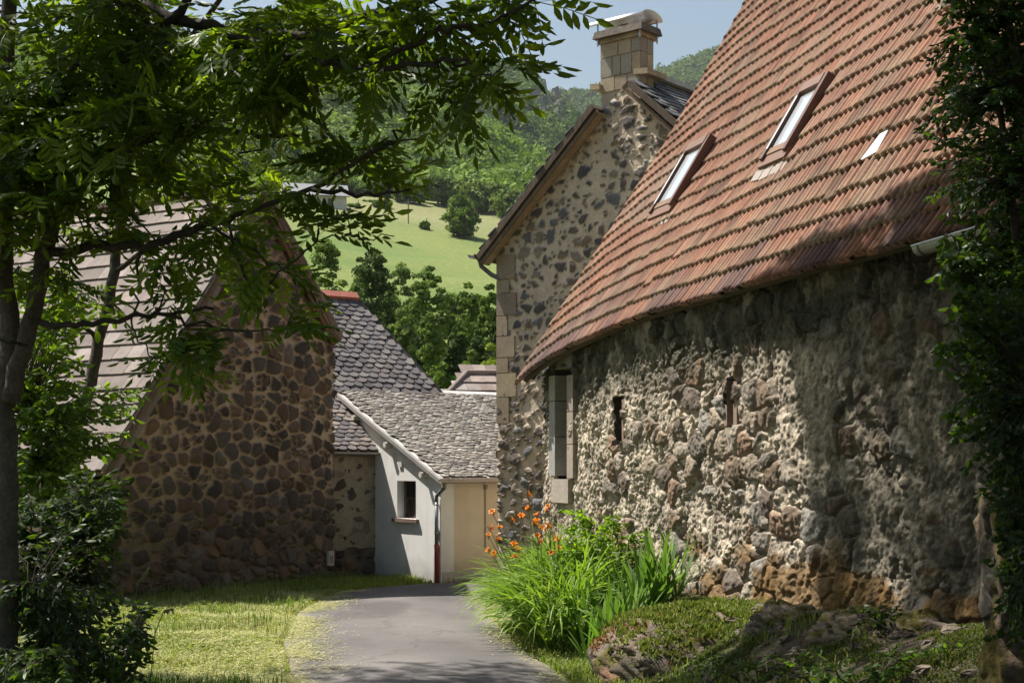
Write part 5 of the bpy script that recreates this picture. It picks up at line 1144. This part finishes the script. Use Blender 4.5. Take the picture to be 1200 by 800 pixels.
og = b.build('grass_stalk', M['grass']); 
rgt = np.random.default_rng(8); b2 = MB()
for w__ in wvs:
    for k in range(16):
        p = sx+(np.array(w__[2])*(1-k/16)+np.array(w__[3])*k/16)*1.35; b2.tube([p, p+np.array([rgt.normal(0, .012), rgt.normal(0, .01), -.035])], [.006, .002], 4, (.27, .26, .12))
sh_ = b2.build('seed_head', M['grass'], og); tag(og, 'tall arching grass stalks in front of the dark barn base', 'grass')

# --- strap-leaved plants
def straps(base, az, e0, L, W, droop, segs, rg, cmul, cols):
    """arching strap leaves, vectorised. base (n,3)"""
    n = len(base); t = np.linspace(0, 1, segs+1)
    el = e0[:, None]-droop[:, None]*t[None]**1.3; ds = (L/segs)[:, None]
    hx = np.cumsum(np.cos(el)*ds, 1)-np.cos(el[:, :1])*ds; hz = np.cumsum(np.sin(el)*ds, 1)-np.sin(el[:, :1])*ds
    ca, sa = np.cos(az)[:, None], np.sin(az)[:, None]
    P = np.stack([base[:, :1]+ca*hx, base[:, 1:2]+sa*hx, base[:, 2:]+hz], 2)
    tw = rg.uniform(-.5, .5, n)[:, None]; w = W[:, None]*np.array([.75]+[1.0]*(segs-1)+[.06])[None]*(1-.35*t[None]**3)
    sx_, sy_, sz_ = -sa*np.cos(tw), ca*np.cos(tw), np.sin(tw)+0*sa
    sd_ = np.stack([sx_+0*t, sy_+0*t, sz_+0*t], 2)*w[..., None]*.5
    V = np.stack([P-sd_, P+sd_], 2).reshape(-1, 3); m_ = (segs+1)*2
    f_ = np.array([(2*i, 2*i+1, 2*i+3, 2*i+2) for i in range(segs)]); Q = (np.arange(n)*m_)[:, None, None]+f_[None]
    C = np.repeat(cols[rg.integers(0, len(cols), n)]*rg.uniform(.75, 1.3, (n, 1))*cmul, m_, axis=0)
    return V, Q.reshape(-1, 4), C
def gzv(P): return G(P[:, 0], P[:, 1])
def strap_plant(root, name, ctr, rx, ry, n, L, W, e0, dr, cols, seed, segs=7, world=True, outward=.65, mat='grass'):
    rg = np.random.default_rng(seed); r = np.sqrt(rg.random(n)); a = rg.uniform(0, 6.283, n)
    B = np.stack([ctr[0]+rx*r*np.cos(a), ctr[1]+ry*r*np.sin(a)], 1); B = np.column_stack([B, gzv(B)-.03])
    az = np.where(rg.random(n) < outward, a+rg.normal(0, .7, n), rg.uniform(0, 6.283, n))
    V, Q, C = straps(B, az, rg.uniform(*e0, n), rg.uniform(*L, n), rg.uniform(*W, n), rg.uniform(*dr, n), segs, rg, 1, np.array(cols))
    return mesh_obj(name, V, Q, M[mat], root, C)
LILY = [(.13, .22, .028), (.16, .25, .034), (.11, .19, .025), (.20, .28, .055)]
# flower with six reflexed petals
def flower_mesh(seed, c1, c2_):
    b = MB(); rgf = random.Random(seed)
    for k in range(6):
        a = k*math.pi/3+rgf.uniform(-.1, .1); d = np.array([math.cos(a), math.sin(a), 0]); s_ = np.array([-d[1], d[0], 0]); wv = .020 if k % 2 else .014
        pr = [(.004, .0, .2), (.018, .030, .7), (.040, .052, 1.0), (.062, .052, .7), (.074, .038, .1)]; V = []
        for r_, z_, w__ in pr: V += [d*r_+s_*wv*w__+np.array([0, 0, z_]), d*r_-s_*wv*w__+np.array([0, 0, z_])]
        b.add(V, [(2*i, 2*i+1, 2*i+3, 2*i+2) for i in range(4)], None, np.array([c1 if i < 4 else c2_ for i in range(10)]))
    b.tube([(0, 0, -.03), (0, 0, .03)], [.004, .007], 6, (.16, .2, .04))
    for k in range(5): a = k*1.26; b.tube([(0, 0, .01), (.016*math.cos(a), .016*math.sin(a), .06)], .0015, 4, (.55, .2, .02))
    return b
def lily_clump(px, py, Y, rx, ry, n, label, nfl, flreg, seed):
    c0 = at(px, py, Y); z0 = gz(c0[0], c0[1]); o = empty('daylily_clump', (c0[0], c0[1], z0), label, 'flowers', 'daylilies beside the lane')
    strap_plant(o, 'foliage', c0, rx, ry, n, (.9, 1.55), (.018, .034), (1.22, 1.56), (.8, 2.2), LILY, seed, outward=.5)
    rg = np.random.default_rng(seed+9); fm = [None, None]
    for k in range(nfl):
        x, y = max(572+rg.uniform(0, 12), flreg[0]+rg.normal(0, .45)*flreg[2]), flreg[1]+rg.normal(0, .45)*flreg[3]; p = at(x, y, Y+rg.uniform(-.4, .5)); bx2 = c0[:2]*.65+p[:2]*.35+rg.normal(0, .06, 2); bz = gz(bx2[0], bx2[1])
        q0 = np.array([bx2[0], bx2[1], bz]); b = MB(); mid = q0*.45+p*.55+np.array([(q0[0]-p[0])*.15, (q0[1]-p[1])*.15, .08]); b.tube([q0, mid, p], [.006, .005, .004], 5, (.09, .15, .03))
        for j in range(2): b.tube([p-np.array([0, 0, .05]), p+np.array([rg.normal(0, .03), rg.normal(0, .03), .03])], [.003, .009], 5, (.38, .16, .02))
        st = b.build('flower_stem', M['grass'], o)
        i_ = k % 2
        f_ = flower_mesh(k % 2, (.80, .21, .015), (.85, .33, .05)).build('flower', M['petal'], st) if fm[i_] is None else fm[i_].copy()
        if fm[i_] is not None: col.objects.link(f_); f_.parent = st
        fm[i_] = fm[i_] or f_
        f_.location = p; f_.rotation_euler = (rg.uniform(.3, 1.2), 0, rg.uniform(0, 6.28)); s_ = rg.uniform(.65, .95); f_.scale = (s_, s_, s_)
    return o
lily_clump(636, 735, 20.2, .36, .9, 850, 'daylily clump nearest the lane bend with most of the orange flowers', 22, (608, 622, 50, 46), 71)
lily_clump(655, 745, 18.6, .40, .8, 900, 'daylily clump arching over the asphalt edge in the middle', 5, (640, 640, 40, 25), 72)
lily_clump(665, 700, 20.0, .45, .8, 700, 'daylily clump nearest the old wall with a few orange flowers', 4, (632, 606, 20, 22), 73)
# long grass spilling over the road edge
def iris(px, py, Y, n, label, seed, hgt, lean):
    c0 = at(px, py, Y); c0[2] = gz(c0[0], c0[1]); o = empty('iris_clump', c0, label, 'iris', 'iris clumps by the old wall'); rg = np.random.default_rng(seed)
    nf = n; V_, Q_, C_, off = [], [], [], 0
    for k in range(nf):
        fx, fy = c0[0]+rg.normal(0, .16), c0[1]+rg.normal(0, .16); a0 = rg.uniform(0, math.pi); m_ = 7; side = np.linspace(-1, 1, m_)
        B = np.stack([fx+np.cos(a0)*side*.03, fy+np.sin(a0)*side*.03], 1); B = np.column_stack([B, gzv(B)-.02])
        az = np.where(side > 0, a0, a0+math.pi)+rg.normal(0, .15, m_)+lean*0; e0 = 1.52-.55*np.abs(side)+rg.normal(0, .06, m_)
        V, Q, C = straps(B, az, e0, hgt*(1-.35*np.abs(side))*rg.uniform(.8, 1.1, m_), rg.uniform(.040, .058, m_), rg.uniform(.1, .5, m_), 6, rg, 1, np.array([(.11, .20, .04), (.13, .23, .04), (.15, .22, .10), (.09, .17, .035)]))
        V_.append(V); Q_.append(Q+off); C_.append(C); off += len(V)
    mesh_obj('leaves', np.vstack(V_), np.vstack(Q_), M['grass'], o, np.vstack(C_)); return o
iris(728, 724, 16.6, 16, 'iris clump lowest and nearest the mossy rock', 81, .78, 0)
iris(768, 700, 17.0, 15, 'iris clump standing tallest against the wall', 82, 1.0, 0)
iris(700, 712, 17.6, 9, 'blue grey iris clump next to the daylilies', 83, .85, 0)
# leafy weeds between the lilies and the wall
def weed(px, py, Y, regs, label, seed, lsize=.075, cols=BR):
    x, y = at(px, py, Y)[:2]; tp = []
    for r_ in regs: tp += tipsbox(*r_)
    return shrub('leafy_weed', label, 'plant', (x, y, gz(x, y)), tp, lsize, 10, seed, cols, OVAL, .4, 8, .0025, 'weeds along the old wall', (.09, .14, .04))
weed(690, 690, 19.4, [(46, 690, 625, 32, 30, 19.1, 19.9), (30, 675, 665, 30, 25, 18.9, 19.5)], 'bright leafy weed between daylilies and wall', 91, .10)
weed(735, 700, 18.4, [(46, 730, 650, 34, 28, 18.0, 18.6), (10, 715, 610, 18, 12, 18.3, 18.7)], 'leafy weed behind the iris clumps', 92, .085, BR*.85)
weed(670, 745, 17.4, [(40, 670, 725, 36, 22, 16.9, 17.6)], 'low leafy weed under the daylilies', 93, .07, BR*.9)

# --- mossy rock mound, pier, roots on the right
def rock(name, label, cen, rad, seed, cols, nu=64, nv=40, amp=.28, moss=0., cat='rock'):
    th = np.linspace(0, 2*math.pi, nu); ph = np.linspace(-.5, 1, nv)*math.pi/2; A, B = np.meshgrid(th, ph, indexing='ij'); A, B = A.ravel(), B.ravel()
    d = np.stack([np.cos(A)*np.cos(B), np.sin(A)*np.cos(B), np.sin(B)], 1)
    nz = fbm(d[:, 0]*2.1+d[:, 2]*1.7+seed, d[:, 1]*2.1-d[:, 2]*1.3, 5, seed)-.5; n3 = fbm(d[:, 0]*7+d[:, 2]*5, d[:, 1]*7+d[:, 2]*3+seed, 3, seed+2)-.5
    F1, F2, ia, ib = voro(d[:, 0]*2.6+d[:, 2]*2+9, d[:, 1]*2.6-d[:, 2]*1.4, seed, .9)
    r = 1+amp*2*nz+amp*.5*n3-amp*.5*sstep(.12, .0, F2-F1); V = np.asarray(cen)+d*r[:, None]*np.asarray(rad)
    c = pal(cols, h2(ia, ib, seed+3))*(.7+.7*(n3+.5))[:, None]
    if moss: mk = sstep(.45, .6, fbm(d[:, 0]*4+seed, d[:, 1]*4+d[:, 2]*2, 4, seed+6)+moss*d[:, 2]-.1)[:, None]; c = c*(1-mk)+np.array([.10, .085, .02])*mk
    o = mesh_obj(name, V, gridf(nu, nv, True), M['rock'], None, c, True); return tag(o, label, cat)
mc_ = at(800, 752, 15.3); mz = gz(mc_[0], mc_[1])
RC = [(.16, .125, .095), (.13, .105, .08), (.20, .15, .115), (.11, .09, .07)]
rock('mossy_rock', 'broad weathered rock mound covered with moss below the wall', (mc_[0]+.12, mc_[1]+.3, mz-.22), (1.05, 1.0, .62), 5, RC, 120, 60, .16, .25)
cl = at(735, 745, 15.2); rock('earth_clod', 'small reddish clod of earth at the lane side of the rock', (cl[0], cl[1], gz(cl[0], cl[1])-.02), (.30, .3, .24), 6, [(.22, .125, .075), (.17, .10, .065)], 50, 30, .3, 0, 'rock')
for px, py, Y, r_, sd_, lab in ((925, 715, 14.2, .34, 7, 'rough boulder at the wall foot right of the moss'), (1010, 740, 13.0, .36, 8, 'dark boulder in the shade at the wall foot'), (1085, 700, 12.6, .30, 9, 'ochre stained boulder by the ivy')):
    p = at(px, py, Y); rock('boulder', lab, (p[0], p[1]+.1, gz(p[0], p[1])-.10), (r_*1.25, r_*.8, r_*.8), sd_, [(.20, .165, .13), (.25, .20, .15), (.16, .13, .1)], 56, 34, .3, .2)
# old stone pier at the right edge
pp = at(1176, 800, 9.5); nu, nv = 70, 110; A = np.repeat(np.linspace(0, 2*math.pi, nu), nv); T = np.tile(np.linspace(0, 1, nv), nu); ztop_ = at(1170, 570, 9.5)[2]; zb_ = pp[2]-.4
sq = 1/np.maximum(np.abs(np.cos(A)), np.abs(np.sin(A)))**.75; z_ = zb_+(ztop_-zb_)*T
F1, F2, ia, ib = voro(A*1.35, z_*3.6, 17, .9); lum = fbm(A*2, z_*5, 4, 18)
r_ = sq*(.21+.05*(1-F1)*sstep(0, .2, F2-F1)+.09*(lum-.5))*np.where(T > .985, .05, 1)
c = pal([(.105, .088, .07), (.13, .105, .08), (.085, .07, .058), (.115, .08, .055)], h2(ia, ib, 19))*(.6+.8*fbm(A*9, z_*12, 3, 20))[:, None]; mk = sstep(.48, .62, fbm(A*1.5+5, z_*2.5, 4, 21))[:, None]; c = c*(1-mk*.8)+np.array([.12, .095, .015])*mk*.8
pr_ = mesh_obj('stone_pier', np.stack([pp[0]+.12+r_*np.cos(A), pp[1]+r_*np.sin(A), z_], 1), gridf(nu, nv, True), M['rock'], None, c, True); tag(pr_, 'ruined mossy rubble pier standing at the right edge', 'pier')
left_bush('bank_fern', 'low dark leafy weed in the shade at the bottom right', 1000, 790, 10.6, [(40, 985, 785, 70, 22, 10.2, 11.2), (22, 1080, 775, 50, 25, 10.2, 11)], MD*.9, .07, 54, 8)
left_bush('bank_fern', 'small weed at the wall foot beside the ochre boulder', 1040, 735, 12.2, [(26, 1030, 722, 36, 18, 12, 12.6)], DK, .06, 55, 8)
left_bush('bank_fern', 'dark weed low between the moss mound and the bottom edge', 880, 785, 12.2, [(34, 870, 782, 60, 18, 11.8, 12.8)], DK*1.3, .06, 56, 8)
rgr = np.random.default_rng(160); b = MB()
for k in range(420):
    x_, y_ = rgr.uniform(.9, 4.0), rgr.uniform(10, 16); 
    if x_ > wallx(y_)-.12 or x_ < roadR(y_)+.7 or rgr.random() > sstep(.4, .62, float(fbm(np.array([x_*1.4]), np.array([y_*1.4]), 3, 161)[0]))+.15+.6*(x_ > wallx(y_)-.7): continue
    r_ = rgr.uniform(.02, .10)*(1.3 if x_ > wallx(y_)-.6 else 1); z_ = gz(x_, y_); V = []
    for zz_, q_ in ((-.5, .8), (.1, 1), (.65, .6)):
        for a_ in range(6): V.append((x_+math.cos(a_*1.047+zz_)*r_*q_*rgr.uniform(.7, 1.25), y_+math.sin(a_*1.047+zz_)*r_*q_*rgr.uniform(.7, 1.25), z_+r_*(zz_+rgr.uniform(-.15, .15))*.8))
    b.add(V, [(l*6+i_, l*6+(i_+1) % 6, (l+1)*6+(i_+1) % 6, (l+1)*6+i_) for l in range(2) for i_ in range(6)], [(12, 12+i_, 13+i_) for i_ in range(1, 5)], np.array([.17, .135, .105])*rgr.uniform(.5, 1.3))
tag(b.build('rubble', M['rock']), 'fallen rubble stones strewn over the shaded bank at the wall foot', kind='stuff')
# moss and stonecrop carpets
def fuzz(name, label, P, h, cols, seed, w=.010, mat='moss'):
    rg = np.random.default_rng(seed); n = len(P); a = rg.uniform(0, 6.283, n); hh = h*rg.uniform(.5, 1.3, n); d = np.stack([np.cos(a), np.sin(a), 0*a], 1); s_ = np.stack([-np.sin(a), np.cos(a), 0*a], 1)*w*rg.uniform(.6, 1.4, (n, 1))
    tp = P+d*hh[:, None]*rg.uniform(.1, .9, (n, 1))+np.array([0, 0, 1])*hh[:, None]
    V = np.stack([P-s_, P+s_, tp+s_*.25, tp-s_*.25], 1).reshape(-1, 3); C = np.repeat(np.asarray(cols)[rg.integers(0, len(cols), n)]*rg.uniform(.7, 1.3, (n, 1)), 4, axis=0)
    o = mesh_obj(name, V, np.arange(4*n).reshape(-1, 4), M[mat], None, C); return tag(o, label, kind='stuff')
dep = bpy.context.evaluated_depsgraph_get()
def drop_on(names, XY, z0=6.0):
    from mathutils.bvhtree import BVHTree
    out_ = []
    trees = []
    for nme in names:
        me = bpy.data.objects[nme].data; trees.append(BVHTree.FromPolygons([tuple(v.co) for v in me.vertices], [tuple(p.vertices) for p in me.polygons]))
    for x, y in XY:
        best = None
        for t_ in trees:
            hloc, nrm, *_ = t_.ray_cast(Vector((x, y, z0)), Vector((0, 0, -1)))
            if hloc is not None and (best is None or hloc.z > best[0]): best = (hloc.z, abs(nrm.z))
        if best is None: continue
        out_.append((x, y, max(best[0], gz(x, y)), best[1]))
    return np.array(out_)
rgm = np.random.default_rng(91)
XY = np.column_stack([mc_[0]+.12+rgm.uniform(-1.1, 1.15, 15000), mc_[1]+.3+rgm.uniform(-1.1, 1.1, 15000)]); Dp = drop_on(['mossy_rock'], XY)
pn_ = fbm(Dp[:, 0]*2.2, Dp[:, 1]*2.2, 3, 97); k_ = (pn_+.25*sstep(.5, .9, Dp[:, 3])+.10*(Dp[:, 1]-mc_[1]) > .55)
Pm = Dp[k_][:, :3]; rd = fbm(Pm[:, 0]*3, Pm[:, 1]*3, 3, 99)
fuzz('moss_carpet', 'green moss and stonecrop carpet on top of the rock mound', Pm, .045, [(.14, .19, .035), (.18, .22, .05), (.11, .16, .03), (.22, .23, .07)], 95, .012)
redm = Dp[(~k_) & (Dp[:, 0] < mc_[0]-.2) & (fbm(Dp[:, 0]*4, Dp[:, 1]*4, 2, 98) > .5)][:, :3]
fuzz('red_stonecrop', 'reddish stonecrop on the lane side of the rock mound', redm, .03, [(.25, .09, .04), (.20, .10, .04), (.18, .13, .05)], 96, .010)

# ================================================================== grass
def grass(name, label, n, xr_, yr_, ok, h, w, cols, seed, lean=.5, dens=None):
    rg = np.random.default_rng(seed); X = rg.uniform(*xr_, n); Y = rg.uniform(*yr_, n); k = ok(X, Y)
    if dens is not None: k &= rg.random(n) < dens(X, Y)
    X, Y = X[k], Y[k]; Z = G(X, Y); m_ = len(X); a = rg.uniform(0, 6.283, m_); hh = rg.uniform(h[0], h[1], m_)*(.6+.8*fbm(X*1.3, Y*1.3, 3, seed)); ww = rg.uniform(w[0], w[1], m_)
    d = np.stack([np.cos(a), np.sin(a), 0*a], 1); s_ = np.stack([-np.sin(a), np.cos(a), 0*a], 1)*ww[:, None]; P = np.stack([X, Y, Z-.01], 1); l_ = rg.uniform(.1, 1, m_)*lean
    mid = P+np.array([0, 0, 1])*hh[:, None]*.6+d*(hh*l_*.25)[:, None]; tp = P+np.array([0, 0, 1])*(hh*(1-.3*l_))[:, None]+d*(hh*l_)[:, None]
    V = np.stack([P-s_, P+s_, mid-s_*.8, mid+s_*.8, tp], 1).reshape(-1, 3); b0 = np.arange(m_)[:, None]*5
    cn = fbm(X*.8, Y*.8, 3, seed+1); C = pal(cols, np.clip(cn*1.6-.3+rg.normal(0, .2, m_), 0, .999))*rg.uniform(.75, 1.3, (m_, 1))
    o = mesh_obj(name, V, [b0+np.array([[0, 1, 3, 2]]), b0+np.array([[2, 3, 4]])], M['grass'], None, np.repeat(C, 5, axis=0)); return tag(o, label, kind='stuff')
LAWN = [(.24, .27, .055), (.18, .23, .04), (.21, .25, .05), (.31, .30, .10), (.15, .20, .035), (.38, .35, .17)]
lbx = lambda X, Y: (X-LC[0])*n2[0]+(Y-LC[1])*n2[1]          # distance from the dark barn wall
okL = lambda X, Y: (X < roadL(Y)-.03) & (lbx(X, Y) > .08)
grass('lawn_grass', 'mown grass verge between the dark barn and the lane', 90000, (-8.2, -1.8), (13, 29), okL, (.03, .10), (.004, .009), LAWN, 111)
okF = lambda X, Y: ((((X-K2[0])*(-w2[0])+(Y-K2[1])*(-w2[1])) > .05) | (X < K2[0]-.02)) & (((X-K2[0])*(-c2[0])+(Y-K2[1])*(-c2[1]) > .05) | (X > K2[0])) & ((X < roadL(Y)-.02) | (Y > 28.17)) & (lbx(X, Y) > .05)
grass('verge_grass', 'strip of grass along the foot of the white house', 9000, (-4.2, 1.0), (25.5, 30.6), okF, (.05, .16), (.004, .009), [(.10, .15, .03), (.13, .18, .04), (.19, .2, .06)], 112)
okT = lambda X, Y: (X < roadL(Y)-.03) & (lbx(X, Y) > .02) & (((lbx(X, Y) < .55) | (fbm(X*1.1, Y*1.1, 3, 120) > .60)))
grass('tall_grass', 'longer uncut tufts at the barn foot and verge', 16000, (-8, -1.9), (12, 29.5), okT, (.10, .30), (.004, .008), [(.10, .16, .03), (.13, .19, .04), (.2, .22, .07)], 113, .8)
okB = lambda X, Y: (X > roadR(Y)+.05) & (X < wallx(Y)-.15)
grass('bank_grass', 'grass on the bank between the lane and the rock mound', 60000, (-.6, 4), (10, 21), okB, (.05, .15), (.004, .009), [(.16, .22, .04), (.20, .24, .06), (.12, .18, .03), (.26, .26, .10)], 114, .7, lambda X, Y: np.maximum(sstep(1.5, .45, X-roadR(Y))*.9, .30*sstep(.60, .68, fbm(X*1.6, Y*1.6, 3, 140))))
okS = lambda X, Y: (X < roadL(Y)-.4)
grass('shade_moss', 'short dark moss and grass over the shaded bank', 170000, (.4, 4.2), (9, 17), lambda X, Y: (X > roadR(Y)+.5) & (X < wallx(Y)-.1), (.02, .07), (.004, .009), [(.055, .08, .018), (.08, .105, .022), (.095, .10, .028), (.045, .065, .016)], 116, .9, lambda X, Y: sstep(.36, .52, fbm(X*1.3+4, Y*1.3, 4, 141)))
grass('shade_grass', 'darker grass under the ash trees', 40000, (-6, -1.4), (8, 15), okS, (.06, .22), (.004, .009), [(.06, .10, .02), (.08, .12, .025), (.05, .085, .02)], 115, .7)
rgl = np.random.default_rng(150); nl_ = 5000; lx, ly = rgl.uniform(.4, 4.2, nl_), rgl.uniform(8.5, 17, nl_); kk = (lx > roadR(ly)+.5) & (lx < wallx(ly)-.1) & (rgl.random(nl_) < sstep(.35, .6, fbm(lx*2, ly*2, 3, 151))); lx, ly = lx[kk], ly[kk]
Dl = np.column_stack([rgl.normal(0, 1, len(lx)), rgl.normal(0, 1, len(lx)), rgl.normal(0, .25, len(lx))]); V, Q, T, C = place(OVAL, np.column_stack([lx, ly, G(lx, ly)+.012]), Dl, np.array([0, 0, 1.])+rgl.normal(0, .35, (len(lx), 3)), rgl.uniform(.03, .08, len(lx)), pal([(.11, .075, .04), (.16, .11, .06), (.08, .055, .035), (.13, .12, .05)], rgl.random(len(lx))))
tag(mesh_obj('leaf_litter', V, [Q, T], M['grass'], None, C), 'dead brown leaves on the shaded bank under the wall', kind='stuff')
# dry clippings along the edge of the asphalt
def clippings(name, label, n, fx, seed, z_off):
    rg = np.random.default_rng(seed); Y = rg.uniform(12.5, 26.5, n); X = fx(Y, rg); k = rg.random(n) < sstep(.35, .6, fbm(X*1.2, Y*.9, 3, seed))+.12; X, Y = X[k], Y[k]; m_ = len(X)
    rl, rr = roadL(Y), roadR(Y); cu_ = np.clip((X-rl)/(rr-rl), 0, 1); onr = (X > rl) & (X < rr)
    Z = np.where(onr, zbase(Y)+.016+.035*(1-(2*cu_-1)**2), G(X, Y)+.02)+z_off*rg.random(m_); a = rg.uniform(0, 6.283, m_); L = rg.uniform(.03, .09, m_)
    d = np.stack([np.cos(a), np.sin(a), rg.normal(0, .12, m_)], 1)*L[:, None]; s_ = np.stack([-np.sin(a), np.cos(a), 0*a], 1)*rg.uniform(.003, .006, (m_, 1)); P = np.stack([X, Y, Z], 1)
    V = np.stack([P-s_, P+s_, P+d+s_, P+d-s_], 1).reshape(-1, 3); C = np.repeat(pal([(.50, .46, .25), (.40, .40, .18), (.58, .53, .34), (.32, .36, .12)], rg.random(m_))*rg.uniform(.8, 1.2, (m_, 1)), 4, axis=0)
    return tag(mesh_obj(name, V, np.arange(4*m_).reshape(-1, 4), M['grass'], None, C), label, kind='stuff')
clippings('grass_clippings', 'dry cut grass scattered along the left edge of the lane', 30000, lambda Y, rg: roadL(Y)+rg.normal(-.12, .26, len(Y))+np.abs(rg.normal(0, .10, len(Y))), 131, .02)
clippings('lawn_clippings', 'pale dry cuttings lying over the mown verge', 45000, lambda Y, rg: roadL(Y)-np.abs(rg.normal(0, 1.6, len(Y)))-.1, 132, .06)
clippings('lane_clippings', 'dry cut grass along the right edge of the lane', 5000, lambda Y, rg: roadR(Y)+rg.normal(0, .15, len(Y)), 133, .02)
